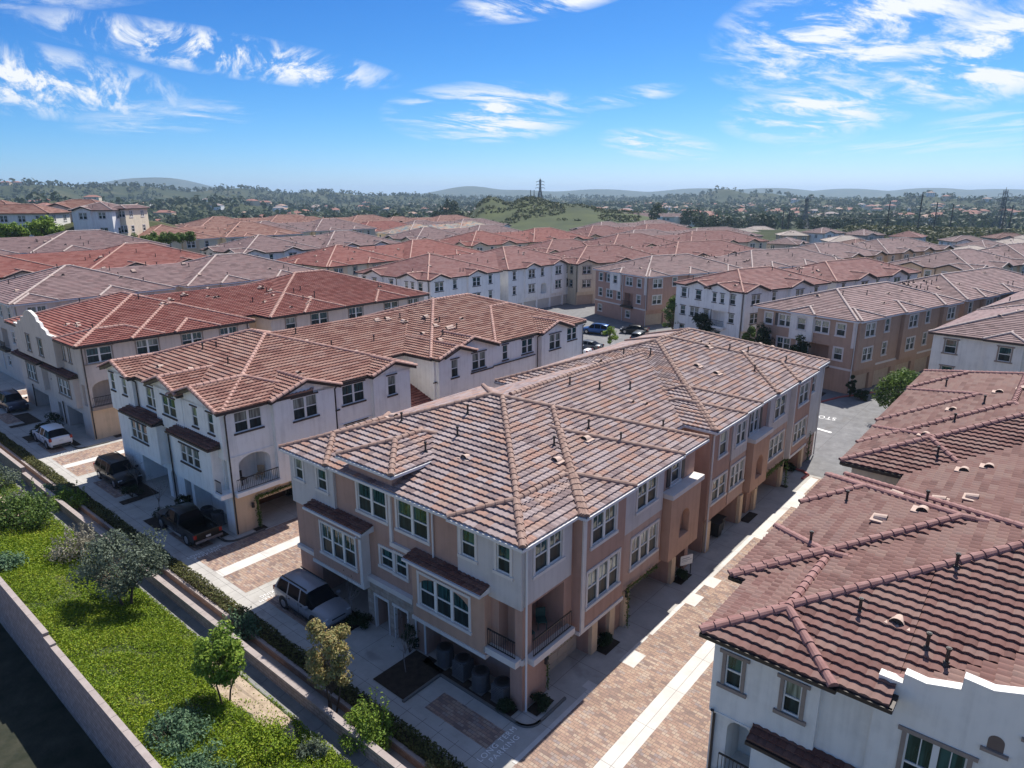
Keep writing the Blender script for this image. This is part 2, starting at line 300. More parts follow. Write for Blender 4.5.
def tag(o, label=None, cat=None, group=None, kind=None):
    if label: o['label'] = label
    if cat: o['category'] = cat
    if group: o['group'] = group
    if kind: o['kind'] = kind
    return o
def empty(name, loc, rz=0.0):
    o = bpy.data.objects.new(name, None); COL.objects.link(o); o.location = loc; o.rotation_euler = (0, 0, rz); o.empty_display_size = .5; return o
def inst(src, parent=None, loc=None, rz=None, scale=None):
    c = src.copy(); COL.objects.link(c)
    if parent is not None: c.parent = parent
    if loc is not None: c.location = loc
    if rz is not None: c.rotation_euler = (0, 0, rz)
    if scale is not None: c.scale = scale
    return c
# ------------------------------------------------------------------ building kit (local x = s, local y = t)
def pt(face, p, a, d, z):
    if face == 'S': return (p-d, a, z)
    if face == 'V': return (p+d, a, z)
    if face == 'T': return (a, p-d, z)
    return (a, p+d, z)
RZ = {'T': 0.0, 'S': -math.pi/2, 'U': math.pi, 'V': math.pi/2}
def fbox(mb, face, p, a0, a1, d0, d1, z0, z1, mi=0):
    A_ = pt(face, p, a0, d0, z0); B_ = pt(face, p, a1, d1, z1)
    mb.box(min(A_[0], B_[0]), max(A_[0], B_[0]), min(A_[1], B_[1]), max(A_[1], B_[1]), z0, z1, mi)
def wall_face(mb, face, p, a0, a1, z0, z1, ops, mi):
    xs = sorted({round(x, 4) for x in [a0, a1]+[o[1] for o in ops]+[o[2] for o in ops] if a0 <= x <= a1})
    zs = sorted({round(x, 4) for x in [z0, z1]+[o[3] for o in ops]+[o[4] for o in ops] if z0 <= x <= z1})
    for i in range(len(xs)-1):
        for j in range(len(zs)-1):
            xm = (xs[i]+xs[i+1])/2; zm = (zs[j]+zs[j+1])/2
            if any(o[1] < xm < o[2] and o[3] < zm < o[4] for o in ops): continue
            q = [(xs[i], zs[j]), (xs[i+1], zs[j]), (xs[i+1], zs[j+1]), (xs[i], zs[j+1])]
            mb.poly([pt(face, p, a, 0, z) for a, z in q], mi, q)
    for o in ops:
        k, b0, b1, y0, y1 = o[:5]
        d = -(0.10 if k in 'wab' else o[5])
        for q in ([(b0, 0, y0), (b1, 0, y0), (b1, d, y0), (b0, d, y0)], [(b0, 0, y1), (b1, 0, y1), (b1, d, y1), (b0, d, y1)],
                  [(b0, 0, y0), (b0, 0, y1), (b0, d, y1), (b0, d, y0)], [(b1, 0, y0), (b1, 0, y1), (b1, d, y1), (b1, d, y0)]):
            mb.poly([pt(face, p, a, e, z) for a, e, z in q], mi, [(a+e, z+e) for a, e, z in q])
        mb.poly([pt(face, p, a, d-0.012, z) for a, z in ((b0, y0), (b1, y0), (b1, y1), (b0, y1))], mi, [(b0, y0), (b1, y0), (b1, y1), (b0, y1)])
        if k == 'a' or (k in 'od' and len(o) > 6 and o[6] == 'arch'):      # fill the corners above a round or flattened head
            rise = min((b1-b0)/2, 0.75*(y1-y0)) if k == 'o' and (b1-b0) < 1.6 or k == 'd' else min(0.28*(b1-b0), .7)
            n = 7; c = (b0+b1)/2; hw = (b1-b0)/2
            for sgn in (-1, 1):
                pts = [(c+sgn*hw, y1-rise)]+[(c+sgn*hw*math.cos(x), y1-rise+rise*math.sin(x)) for x in [math.pi/2*i/n for i in range(1, n+1)]]
                cor = (c+sgn*hw, y1)
                for i in range(n):
                    mb.poly([pt(face, p, a, .004, z) for a, z in (cor, pts[i], pts[i+1])], mi, [cor, pts[i], pts[i+1]])
                    mb.poly([pt(face, p, pts[i][0], .004, pts[i][1]), pt(face, p, pts[i+1][0], .004, pts[i+1][1]), pt(face, p, pts[i+1][0], d*.98, pts[i+1][1]), pt(face, p, pts[i][0], d*.98, pts[i][1])], mi)
WCACHE = {}
def winmesh(w, h, cols, style, blind):
    """window = panes (root mesh) with a frame mesh as its sub-part"""
    key = (round(w, 1), round(h, 1), cols, style, blind)
    if key in WCACHE: return WCACHE[key]
    w, h = key[0], key[1]
    g = MB(); f = MB(); cw = w/cols
    for c in range(cols):
        x0 = -w/2+c*cw; x1 = x0+cw
        g.poly([(x0, .075, h*.5), (x1, .075, h*.5), (x1, .075, h), (x0, .075, h)], 1 if blind else 0)
        g.poly([(x0, .065, 0), (x1, .065, 0), (x1, .065, h*.5), (x0, .065, h*.5)], 2)
        b = .055
        f.box(x0, x0+b, .02, .085, 0, h); f.box(x1-b, x1, .02, .085, 0, h); f.box(x0+b, x1-b, .02, .085, 0, b); f.box(x0+b, x1-b, .02, .085, h-b, h)
        f.box(x0+b, x1-b, .03, .085, h*.5-.035, h*.5+.035)
        if style in ('case', 'tan') and cols > 1 and cw < 1.15: f.box((x0+x1)/2-.015, (x0+x1)/2+.015, .045, .08, h*.5+.03, h-b)
    if cols > 1:
        for c in range(1, cols): x = -w/2+c*cw; f.box(x-.09, x+.09, -.012, .06, 0, h)
    if style == 'case':
        k = .15
        f.box(-w/2-k, -w/2, -.05, .02, -.02, h+.02, 1); f.box(w/2, w/2+k, -.05, .02, -.02, h+.02, 1); f.box(-w/2-k, w/2+k, -.06, .02, h, h+k, 1); f.box(-w/2-k-.05, w/2+k+.05, -.10, .02, -.16, -.005, 1)
    elif style == 'head':
        f.box(-w/2-.14, w/2+.14, -.07, .02, h+.02, h+.12, 1); f.box(-w/2-.12, w/2+.12, -.09, .02, -.14, -.02, 1)
    elif style == 'tan':
        k = .13
        f.box(-w/2-k, -w/2, -.05, .02, -.02, h+.02, 1); f.box(w/2, w/2+k, -.05, .02, -.02, h+.02, 1); f.box(-w/2-k-.12, w/2+k+.12, -.07, .02, h, h+k, 1); f.box(-w/2-k-.12, w/2+k+.12, -.10, .02, -.15, -.01, 1)
    tm = {'case': TRIM, 'head': BTRIM, 'tan': TTRIM, 'far': TRIM}[style]
    go = g.build('window', [GLASS, BLIND, SCREEN]); fo = f.build('window_frame', [WFR, tm])
    gm, fm = go.data, fo.data; bpy.data.objects.remove(go); bpy.data.objects.remove(fo)
    WCACHE[key] = (gm, fm); return WCACHE[key]
def gdoor_mesh(w, h, mat):
    key = ('gd', round(w, 1), round(h, 1), mat.name)
    if key in WCACHE: return WCACHE[key]
    b = MB(); b.box(-w/2, w/2, 0, .05, 0, h)
    r = 4; c = max(3, int(w/0.75))
    for i in range(r):
        for j in range(c):
            x0 = -w/2+j*w/c+.08; x1 = -w/2+(j+1)*w/c-.08; z0 = i*h/r+.07; z1 = (i+1)*h/r-.07
            b.box(x0, x1, -.025, 0, z0, z1)
    o = b.build('garage_door', mat); me = o.data; bpy.data.objects.remove(o); WCACHE[key] = me; return me
def link(name, me, parent, loc, rz=0.0):
    o = bpy.data.objects.new(name, me); COL.objects.link(o); o.parent = parent; o.location = loc; o.rotation_euler = (0, 0, rz); return o

VENT = None
def ventmeshes():
    global VENT
    if VENT: return VENT
    b = MB()                                        # half-barrel attic vent with an open dark mouth
    n = 8; r = .24; L = .5
    for i in range(n):
        a0 = math.pi*i/n; a1 = math.pi*(i+1)/n
        b.poly([(-r*math.cos(a0), 0, r*math.sin(a0)), (-r*math.cos(a1), 0, r*math.sin(a1)), (-r*.9*math.cos(a1), L, r*.7*math.sin(a1)), (-r*.9*math.cos(a0), L, r*.7*math.sin(a0))], 0)
    b.poly([(-r*math.cos(math.pi*i/n), 0.03, r*.93*math.sin(math.pi*i/n)) for i in range(n+1)], 1); b.box(-.42, .42, -.12, L+.1, -.04, .02, 0)
    o = b.build('roof_vent', [noisy('vent_paint', (.42, .31, .26), (.5, .38, .32), 4), IRON]); v = o.data; bpy.data.objects.remove(o)
    b = MB(); b.tube((0, 0, -.1), (0, 0, .62), .055, .055, 8); b.tube((0, 0, -.05), (0, 0, .12), .15, .08, 8); b.tube((0, 0, .52), (0, 0, .6), .085, .085, 8)
    o = b.build('vent_pipe', IRON); p = o.data; bpy.data.objects.remove(o)
    VENT = (v, p); return VENT

PITCH = 0.335
CAPPROF = [(math.cos(math.pi*i/6), math.sin(math.pi*i/6)) for i in range(7)]
def tiles(mb, E0, E1, R1, R0, detail, course=0.42, tw=0.34):
    E0, E1, R0, R1 = map(Vector, (E0, E1, R0, R1))
    u = (E1-E0); Lu = u.length; u.normalize()
    mid = (R0+R1)/2 if (R1-R0).length < 1e-6 else R0
    n = u.cross(mid-E0).normalized()
    if n.z < 0: n = -n
    v = n.cross(u)
    if v.z < 0: v = -v
    H = (mid-E0).dot(v); uR0 = (R0-E0).dot(u); uR1 = (R1-E0).dot(u)
    if H < .05: return
    k = max(1, int(round(H/(course*(.9 if detail > 1 else 1))))); c = H/k
    lift = .095 if detail > 1 else .07; amp = .06
    prof = (0.0, .62, 1.0, .62)
    def P(a, b, h): return E0+u*a+v*b+n*h
    for i in range(k):
        v0 = i*c; v1 = (i+1)*c; f0 = v0/H; f1 = v1/H
        l0 = uR0*f0; r0 = Lu+(uR1-Lu)*f0; l1 = uR0*f1; r1 = Lu+(uR1-Lu)*f1
        if detail < 2:
            mb.poly([P(l0, v0, lift), P(r0, v0, lift), P(r1, v1, .012), P(l1, v1, .012)], 0, [(l0, i+.1), (r0, i+.1), (r1, i+.9), (l1, i+.9)])
            mb.poly([P(l0, v0, -.01), P(r0, v0, -.01), P(r0, v0, lift), P(l0, v0, lift)], 0, [(l0, i+.1), (r0, i+.1), (r0, i+.12), (l0, i+.12)])
        else:
            q = tw/4; j0 = int(math.floor(min(l0, l1)/q)); j1 = int(math.ceil(max(r0, r1)/q))
            for j in range(j0, j1):
                a = j*q; b = a+q
                ha = amp*prof[j % 4]; hb = amp*prof[(j+1) % 4]
                a0 = min(max(a, l0), r0); b0 = min(max(b, l0), r0); a1 = min(max(a, l1), r1); b1 = min(max(b, l1), r1)
                if b0-a0 < 1e-4 and b1-a1 < 1e-4: continue
                uu = (math.floor(j/4)+.5)*tw
                mb.poly([P(a0, v0, lift+ha), P(b0, v0, lift+hb), P(b1, v1, .015+hb*.8), P(a1, v1, .015+ha*.8)], 0, [(uu, i+.1), (uu, i+.1), (uu, i+.9), (uu, i+.9)])
                if b0-a0 > 1e-4: mb.poly([P(a0, v0, -.01), P(b0, v0, -.01), P(b0, v0, lift+hb), P(a0, v0, lift+ha)], 0, [(uu, i+.1)]*4)
def caps(mb, p, q, detail, r=.19):
    """ridge or hip tiles from the low end p to the high end q"""
    p = Vector(p); q = Vector(q); d = q-p; L = d.length
    if L < .2: return
    d.normalize(); side = d.cross(Vector((0, 0, 1))).normalized(); up = side.cross(d)
    seg = .46 if detail else L
    k = max(1, int(L/seg)); seg = L/k
    prof = CAPPROF if detail else [(1, 0), (.6, .75), (-.6, .75), (-1, 0)]
    for i in range(k):
        a = p+d*(i*seg); b = p+d*((i+1)*seg+(.05 if detail else 0)); n = len(prof)
        ra, rb = (r, r*.78) if detail > 1 else (r*.85, r*.8); lift = .05
        A_ = [a+side*(x*ra)+up*(y*ra+lift) for x, y in prof]; B_ = [b+side*(x*rb)+up*(y*rb+lift) for x, y in prof]
        mb.mesh(A_+B_, [(j, j+1, n+j+1, n+j) for j in range(n-1)]+([tuple(range(n))] if True else [])+([tuple(range(2*n-1, n-1, -1))] if i == k-1 else []))
class Bld:
    def __init__(s, name, label, cat, group, st, rot=0.0, z=0.0, lod=1, wallmats=None, roof=R_MIX, fascia=FWHITE, style='case', over=.45):
        s.root = empty(name, W(st[0], st[1], z), AA-R(rot)); tag(s.root, label, cat, group)
        s.lod = lod; s.wm = []; s.wall = MB(); s.roofm = roof; s.rects = []; s.fas = fascia; s.style = style; s.over = over; s.bands = {}; s.rng = random.Random(hash(label) % 9999 if False else sum(map(ord, label)))
        s.gables = []; s.z = z; s.udet = 1; s.slabs = {}; s.planes = []
    def mi(s, mat):
        if mat not in s.wm: s.wm.append(mat)
        return s.wm.index(mat)
    def ops(s, face, p, ops, style=None, par=None):
        for o in ops:
            k, a0, a1, z0, z1 = o[:5]; c = (a0+a1)/2
            if k in 'wab':
                cols = o[5] if len(o) > 5 else 1; stl = style or s.style
                gm, fm = winmesh(a1-a0, z1-z0, cols, stl, s.rng.random() < .3)
                g = link('window', gm, s.root, pt(face, p, c, 0, z0), RZ[face]); link('window_frame', fm, g, (0, 0, 0))
                if len(o) > 6 and o[6] == 'sh':
                    for sg in (-1, 1):
                        b = MB(); w_ = .42
                        fbox(b, face, p, c+sg*(a1-a0)/2+(-w_ if sg < 0 else 0)+sg*.16, c+sg*(a1-a0)/2+(0 if sg < 0 else w_)+sg*.16, .005, .07, z0-.02, z1+.05)
                        b.build('shutter', simple('dark_shutter', (.06, .05, .045), .6) if style != 'head' else simple('brown_shutter', (.18, .13, .1), .6), s.root)
            elif k == 'g':
                me = gdoor_mesh(a1-a0, z1-z0, o[6] if len(o) > 6 else GDOOR)
                link('garage_door', me, s.root, pt(face, p, c, -(o[5]-.06), z0), RZ[face])
            elif k == 'd':
                b = MB(); fbox(b, face, p, a0+.05, a1-.05, -(o[5]-.02), -(o[5]-.07), z0, z1-.03); 
                for q0, q1 in ((.12, .42), (.5, .9)):
                    fbox(b, face, p, a0+.2, c-.05, -(o[5]-.07), -(o[5]-.09), z0+(z1-z0)*q0, z0+(z1-z0)*q1); fbox(b, face, p, c+.05, a1-.2, -(o[5]-.07), -(o[5]-.09), z0+(z1-z0)*q0, z0+(z1-z0)*q1)
                dr = b.build('door', BDOOR, s.root)
                b = MB(); hp = pt(face, p, a1-.16, -(o[5]-.13), z0+(z1-z0)*.47); b.tube((hp[0], hp[1], hp[2]-.12), (hp[0], hp[1], hp[2]+.12), .025, .025, 6); b.build('door_handle', IRON, dr)
    def vol(s, s0, s1, t0, t1, z0, z1, mat, style=None, **faces):
        """one block of the building: outer faces with openings"""
        m = s.mi(mat)
        for face, p, a0, a1 in (('S', s0, t0, t1), ('V', s1, t0, t1), ('T', t0, s0, s1), ('U', t1, s0, s1)):
            ops = faces.get(face, []); wall_face(s.wall, face, p, a0, a1, z0, z1, ops, m); s.ops(face, p, ops, style)
        for z in (z0, z1): s.wall.poly([(s0, t0, z), (s1, t0, z), (s1, t1, z), (s0, t1, z)], m)
    def bay(s, face, p, a0, a1, z0, z1, proj, mat, ops=(), style=None, name='bay', trim=None):
        """a block that stands proud of a wall, its own part"""
        b = MB(); wall_face(b, face, p, a0, a1, z0, z1, list(ops), 0) if False else None
        pp = {'S': p-proj, 'T': p-proj, 'V': p+proj, 'U': p+proj}[face]
        wall_face(b, face, pp, a0, a1, z0, z1, list(ops), 0)
        for a in (a0, a1): b.poly([pt(face, p, a, -.01, z0), pt(face, p, a, proj, z0), pt(face, p, a, proj, z1), pt(face, p, a, -.01, z1)], 0, [(0, z0), (proj, z0), (proj, z1), (0, z1)])
        for z in (z0, z1): b.poly([pt(face, p, a0, -.01, z), pt(face, p, a0, proj, z), pt(face, p, a1, proj, z), pt(face, p, a1, -.01, z)], 0)
        b.build(name, mat, s.root); s.ops(face, pp, ops, style)
        if trim:
            for zz in ([z0] if trim == 'b' else [z0, z1-.2]):
                s.band(face, p, a0-.06, a1+.06, zz-.1, zz+.1, proj+.06)
    def band(s, face, p, a0, a1, z0, z1, proj=.06, mat=None):
        mat = mat or (TRIM if s.style != 'head' else BTRIM)
        b = MB(); fbox(b, face, p, a0, a1, -.01, proj, z0, z1); b.build('trim_band', mat, s.root)
    def pipe(s, face, p, a, z0, z1, mat=None, off=.10):
        b = MB(); x = pt(face, p, a, off, z0); y = pt(face, p, a, off, z1); b.tube(x, y, .055, .055, 6); b.tube(pt(face, p, a, off, z1), pt(face, p, a, off+.3, z1+.25), .055, .055, 6); b.build('downpipe', mat or s.fas, s.root)
    def canopy(s, face, p, a0, a1, zl, zh, proj, mat=R_DRK, edge=None):
        b = MB(); E0 = pt(face, p, a0, proj, zl); E1 = pt(face, p, a1, proj, zl); R1_ = pt(face, p, a1, 0, zh); R0_ = pt(face, p, a0, 0, zh)
        if face in 'SU': pass
        tiles(b, E0, E1, R1_, R0_, 2 if s.lod > 1 else 1, .36, .3); o = b.build('awning_roof', mat, s.root)
        b = MB()
        for a in (a0, a1): b.poly([pt(face, p, a, 0, zh), pt(face, p, a, proj, zl), pt(face, p, a, proj, zl-.15), pt(face, p, a, 0, zl-.15)])
        b.poly([pt(face, p, a0, proj, zl), pt(face, p, a1, proj, zl), pt(face, p, a1, proj, zl-.15), pt(face, p, a0, proj, zl-.15)]); b.poly([pt(face, p, a0, proj, zl-.15), pt(face, p, a1, proj, zl-.15), pt(face, p, a1, 0, zl-.15), pt(face, p, a0, 0, zl-.15)])
        fbox(b, face, p, a0-.02, a1+.02, proj, proj+.1, zl-.14, zl-.01); b.build('awning_edge', edge or s.fas, o)
    def balcony(s, face, p, a0, a1, z, proj, slabmat=None, rail=True, h=1.0):
        b = MB(); fbox(b, face, p, a0-.15, a1+.15, -.02, proj, z-.32, z+.02); b.build('balcony_slab', slabmat or TRIM, s.root)
        if rail:
            b = MB(); d = proj-.15
            fbox(b, face, p, a0, a1, d-.03, d+.03, z+h-.05, z+h); fbox(b, face, p, a0, a1, d-.02, d+.02, z+.1, z+.14)
            n = int((a1-a0)/.14)
            for i in range(n+1): a = a0+(a1-a0)*i/n; b.tube(pt(face, p, a, d, z+.1), pt(face, p, a, d, z+h-.03), .014, .014, 4, cap=False)
            b.build('balcony_railing', IRON, s.root)
    def rect(s, s0, s1, t0, t1, z, ends='hhhh', pitch=PITCH, axis=None, caps_=True, slabs=None):
        """roof block over s0..s1, t0..t1 (eave lines); ends in the order S- S+ T- T+"""
        z = z+.004*len(s.rects); s.rects.append((s0, s1, t0, t1, z, ends, pitch, axis, caps_)); s.slabs[len(s.rects)-1] = slabs
    def zroof(s, x, y):
        best = 0
        for s0, s1, t0, t1, z, e, p, ax, c_ in s.rects:
            if s0 <= x <= s1 and t0 <= y <= t1:
                d = []
                if e[0] in 'hn': d.append(x-s0)
                if e[1] == 'h': d.append(s1-x)
                if e[2] == 'h': d.append(y-t0)
                if e[3] == 'h': d.append(t1-y)
                if ax == 't': d = [x-s0, s1-x]+([y-t0] if e[2] == 'h' else [])+([t1-y] if e[3] == 'h' else [])
                if ax == 's': d = [y-t0, t1-y]+([x-s0] if e[0] in 'hn' else [])+([s1-x] if e[1] == 'h' else [])
                best = max(best, z+p*min(d))
        return best
    def parapet(s, face, p, pts, z0, th=.28, mat=None, cap=None):
        """stepped and curved mission gable above the wall"""
        b = MB(); mat = mat or s.wm[0]
        for i in range(len(pts)-1):
            (a0, y0), (a1, y1) = pts[i], pts[i+1]
            for d in (0.004, -th): b.poly([pt(face, p, a0, d, z0), pt(face, p, a1, d, z0), pt(face, p, a1, d, y1), pt(face, p, a0, d, y0)])
        for a, y in (pts[0], pts[-1]): b.poly([pt(face, p, a, .004, z0), pt(face, p, a, -th, z0), pt(face, p, a, -th, y), pt(face, p, a, .004, y)])
        o = b.build('parapet', mat, s.root); b = MB()
        for i in range(len(pts)-1):
            (a0, y0), (a1, y1) = pts[i], pts[i+1]
            q = [(a0, .035, y0), (a1, .035, y1), (a1, -th-.035, y1), (a0, -th-.035, y0)]; up = .05
            lo = [pt(face, p, *x) for x in q]; hi = [pt(face, p, a, d, z+up) for a, d, z in q]
            b.mesh(lo+hi, [(0, 1, 2, 3), (4, 5, 6, 7), (0, 1, 5, 4), (2, 3, 7, 6), (1, 2, 6, 5), (3, 0, 4, 7)])
        b.build('coping', cap or OFFW, o)
    def finish(s, vents=0, extra=()):
        if s.wall.f: s.wall.build('wall', s.wm, s.root)
        for k, (mb, mat) in s.bands.items(): mb.build('trim_band', mat, s.root)
        det = s.lod; rm = MB(); cms = []; fm = MB()
        def cap1(p, q):
            m1 = MB(); caps(m1, p, q, det)
            if m1.f: cms.append(m1)
        for q_ in s.planes: tiles(rm, *q_, det)
        for ri, (s0, s1, t0, t1, z, e, p, ax, c_) in enumerate(s.rects):
            Ls, Lt = s1-s0, t1-t0; ax = ax or ('s' if Ls >= Lt else 't')
            half = (Lt if ax == 's' else Ls)/2; zr = z+half*p
            cds = det >= 1 and c_
            if ax == 's':
                tm = (t0+t1)/2; i0 = half if e[0] in 'hn' else 0; i1 = half if e[1] == 'h' else 0
                A0 = Vector((s0+i0, tm, zr)); A1 = Vector((s1-i1, tm, zr))
                C = [Vector((s0, t0, z)), Vector((s1, t0, z)), Vector((s1, t1, z)), Vector((s0, t1, z))]
                tiles(rm, C[0], C[1], A1, A0, det); tiles(rm, C[2], C[3], A0, A1, s.udet)
                if i0 and e[0] == 'h': tiles(rm, C[3], C[0], A0, A0, det)
                if i1: tiles(rm, C[1], C[2], A1, A1, min(det, 1))
                if c_:
                    for k, ap in ((0, A0), (3, A0), (1, A1), (2, A1)):
                        cap1(C[k], ap)
                    cap1(A0, A1)
                gl = [] + ([('S', s0, C[3], C[0], A0)] if not i0 else []) + ([('V', s1, C[1], C[2], A1)] if not i1 else [])
            else:
                xm = (s0+s1)/2; i0 = half if e[2] == 'h' else 0; i1 = half if e[3] == 'h' else 0
                A0 = Vector((xm, t0+i0, zr)); A1 = Vector((xm, t1-i1, zr))
                C = [Vector((s0, t0, z)), Vector((s1, t0, z)), Vector((s1, t1, z)), Vector((s0, t1, z))]
                tiles(rm, C[3], C[0], A0, A1, det); tiles(rm, C[1], C[2], A1, A0, min(det, 1))
                if i0: tiles(rm, C[0], C[1], A0, A0, det)
                if i1: tiles(rm, C[2], C[3], A1, A1, s.udet)
                if c_:
                    for k, ap in ((0, A0), (1, A0), (2, A1), (3, A1)): cap1(C[k], ap)
                    cap1(A0, A1)
                gl = [] + ([('T', t0, C[0], C[1], A0)] if not i0 else []) + ([('U', t1, C[2], C[3], A1)] if not i1 else [])
            # eaves: soffit slab with gutter for hips; boarded underside and verge for gables
            if not gl:
                for (x0, x1, y0, y1) in (s.slabs.get(ri) or [(s0, s1, t0, t1)]):
                    fm.box(x0, x1, y0, y1, z-.2, z-.012)
                    if det > 1:
                        for face, pl, a0, a1 in (('S', x0, y0, y1), ('T', y0, x0, x1)): fbox(fm, face, pl, a0-.1, a1+.0, .003, .12, z-.13, z+.01)
            else:
                dn = Vector((0, 0, .2))
                for (a, b, c, d) in (((C[0], C[1], A1, A0), (C[2], C[3], A0, A1)) if ax == 's' else ((C[3], C[0], A0, A1), (C[1], C[2], A1, A0))):
                    fm.poly([a-dn, b-dn, c-dn, d-dn]); fm.poly([a-dn, b-dn, b, a])
                for face, pl, a, b, ap in gl:
                    for x in (a, b): fm.poly([x-dn, ap-dn, ap+Vector((0, 0, .03)), x+Vector((0, 0, .03))])
                    o = s.over; inn = {'S': Vector((o, 0, 0)), 'V': Vector((-o, 0, 0)), 'T': Vector((0, o, 0)), 'U': Vector((0, -o, 0))}[face]
                    s.gables.append([a+inn-dn*.9, b+inn-dn*.9, ap+inn-dn*.9])
        if s.rects:
            ro = rm.build('roof', s.roofm, s.root); 
            for c1 in cms: c1.build('ridge_tiles', CAPS[s.roofm.name], ro)
            if fm.f: fm.build('eaves', s.fas, ro)
            for t3 in s.gables: g = MB(); g.poly(t3, 0); g.build('gable_wall', s.wm[0], s.root)
            vm, pm = ventmeshes(); L0 = [r for r in s.rects if (r[1]-r[0])*(r[3]-r[2]) > 60]
            for (x, y, k) in list(extra)+[None]*0:
                link('roof_vent' if k == 'v' else 'vent_pipe', vm if k == 'v' else pm, ro, (x, y, s.zroof(x, y)+.05), s.rng.choice((0, -1.57)))
            for i in range(vents):
                if not L0: break
                r = s.rng.choice(L0); x = s.rng.uniform(r[0]+1.5, r[1]-1.5); y = s.rng.uniform(r[2]+1.5, r[3]-1.5)
                k = s.rng.random() < .55
                if k:
                    dl = {0: x-r[0], 1: r[1]-x, 2: y-r[2], 3: r[3]-y}; sd = min(dl, key=dl.get); rz = {0: -math.pi/2, 1: math.pi/2, 2: 0, 3: math.pi}[sd]
                    o = link('roof_vent', vm, ro, (x, y, s.zroof(x, y)+.07), rz)
                else: link('vent_pipe', pm, ro, (x, y, s.zroof(x, y)))
        return s.root
# ------------------------------------------------------------------ the pink-brown building in the foreground
b = Bld('townhouse_row', 'large pink and brown townhouse row with pinkish grey roof, nearest in the middle', 'townhouse row', None, (0, 0), lod=2, roof=R_MIX, fascia=FWHITE, style='case')
b.vol(0, 17.4, 0, 18.2, -.1, 9.0, MAUVE,
    T=[('o', .7, 3.25, 2.95, 5.55, 1.7), ('g', 1.9, 5.6, -.1, 2.05, .8), ('w', 14.2, 15.3, 7.0, 8.5, 1, 'sh'), ('g', 9.3, 14.6, -.1, 2.1, 1.5), ('o', 6.2, 7.3, -.1, 2.3, .7), ('o', 14.95, 16.9, -.1, 2.2, 1.2)],
    S=[('w', 9.4, 11.85, 6.95, 8.7, 2), ('w', 6.2, 8.5, 6.9, 8.55, 2), ('w', 9.1, 10.05, 4.15, 5.3, 1), ('w', 7.95, 8.85, 4.1, 5.3, 1), ('d', 9.5, 10.6, -.1, 2.0, .7), ('d', 7.9, 8.9, -.1, 2.0, .7),
       ('o', .45, 1.45, 2.95, 5.5, .65), ('o', 11.5, 15.9, -.1, 2.2, 2.2), ('o', .75, 6.6, -.1, 2.25, 1.0)])
b.vol(17.3, 19.7, 1.9, 16.6, -.1, 9.0, PEACH, T=[('w', 18.0, 19.0, 4.0, 5.4, 1)])
b.vol(19.6, 43.8, .05, 18.2, -.1, 9.0, MAUVE,
    T=[('g', 20.3, 25.4, -.1, 2.1, 1.5), ('d', 26.2, 27.5, -.1, 2.1, .9), ('g', 28.7, 34.0, -.1, 2.1, 1.5), ('g', 34.9, 39.4, -.1, 2.1, 1.5), ('w', 26.7, 28.3, 6.7, 8.4, 2, 'sh'), ('w', 40.2, 41.3, 6.8, 8.3, 1), ('w', 40.2, 41.3, 3.4, 5.0, 1)],
    S=[('w', 2.0, 3.2, 6.9, 8.4, 1)])
# corner, side bays of the front half
b.bay('T', 0, -.02, 3.7, 5.75, 8.96, .10, LAV, [('w', .75, 2.85, 7.1, 8.75, 2)])
b.bay('S', 0, -.06, 3.95, 5.62, 8.94, .16, LAV, [('w', 2.8, 3.65, 7.2, 8.55, 1), ('w', .6, 1.4, 7.2, 8.58, 1)])
b.bay('S', 0, 13.85, 18.24, 5.6, 8.95, .16, LAV, [('w', 16.85, 17.7, 7.3, 8.6, 1), ('w', 14.5, 15.4, 7.25, 8.6, 1)])
b.bay('S', 0, 11.2, 16.0, 2.45, 6.0, .45, MAUVE, [('w', 11.8, 15.0, 3.4, 5.3, 3)], trim='b')
b.bay('S', 0, 1.95, 7.05, 2.4, 5.85, .45, PEACH, [('a', 2.95, 6.5, 3.4, 5.2, 3)], trim='b')
b.bay('S', 0, 5.6, 9.2, 5.95, 8.9, .06, MAUVE, [('w', 6.2, 8.5, 6.9, 8.55, 2)]) if False else None
b.bay('T', 0, 3.95, 8.1, 2.4, 8.92, .5, MAUVE, [('w', 4.85, 7.1, 6.95, 8.6, 2), ('w', 4.55, 7.6, 3.65, 5.5, 3)], trim='b')
b.bay('T', 0, 8.45, 12.95, 2.35, 5.85, .16, PINK, [('w', 9.5, 12.5, 3.45, 5.2, 3)])
b.bay('T', 0, 8.45, 12.95, 5.87, 8.88, .18, LAV, [('w', 9.85, 12.1, 6.85, 8.4, 2)])
b.bay('T', 0, 13.3, 17.3, 2.3, 6.5, .6, PEACH, [('o', 14.6, 15.9, 3.4, 5.2, .45, 'arch')], name='stone_tower'); b.band('T', 0, 13.15, 17.4, 6.5, 6.8, .75)
b.band('T', 0, 4.0, 4.3, 2.35, 8.8, .58); b.band('S', 0, 8.92, 9.12, 5.75, 8.7, .12); b.band('S', 0, 5.5, 9.1, 5.7, 5.95, .16); b.band('S', 0, 7.3, 11.1, 2.9, 3.2, .30)
b.band('S', 0, 11.05, 11.35, 2.4, 5.9, .55); b.band('S', 0, 15.85, 18.2, 2.4, 2.65, .2)
st_ = MB()
for (a0, a1, z0, z1) in ((10.75, 11.3, -.1, 2.9), (8.95, 9.45, -.1, 2.9), (7.35, 7.85, -.1, 2.9), (9.45, 10.75, 2.05, 2.9), (7.85, 8.95, 2.05, 2.9)): fbox(st_, 'S', 0, a0, a1, -.01, .14, z0, z1)
for i in range(len(st_.uv)): st_.uv[i] = (0, 0)
st_.uv = [(st_.v[i][1], st_.v[i][2]) for f in st_.f for i in f]; st_.has = True
st_.build('stone_surround', STONE, b.root)
dt = MB()
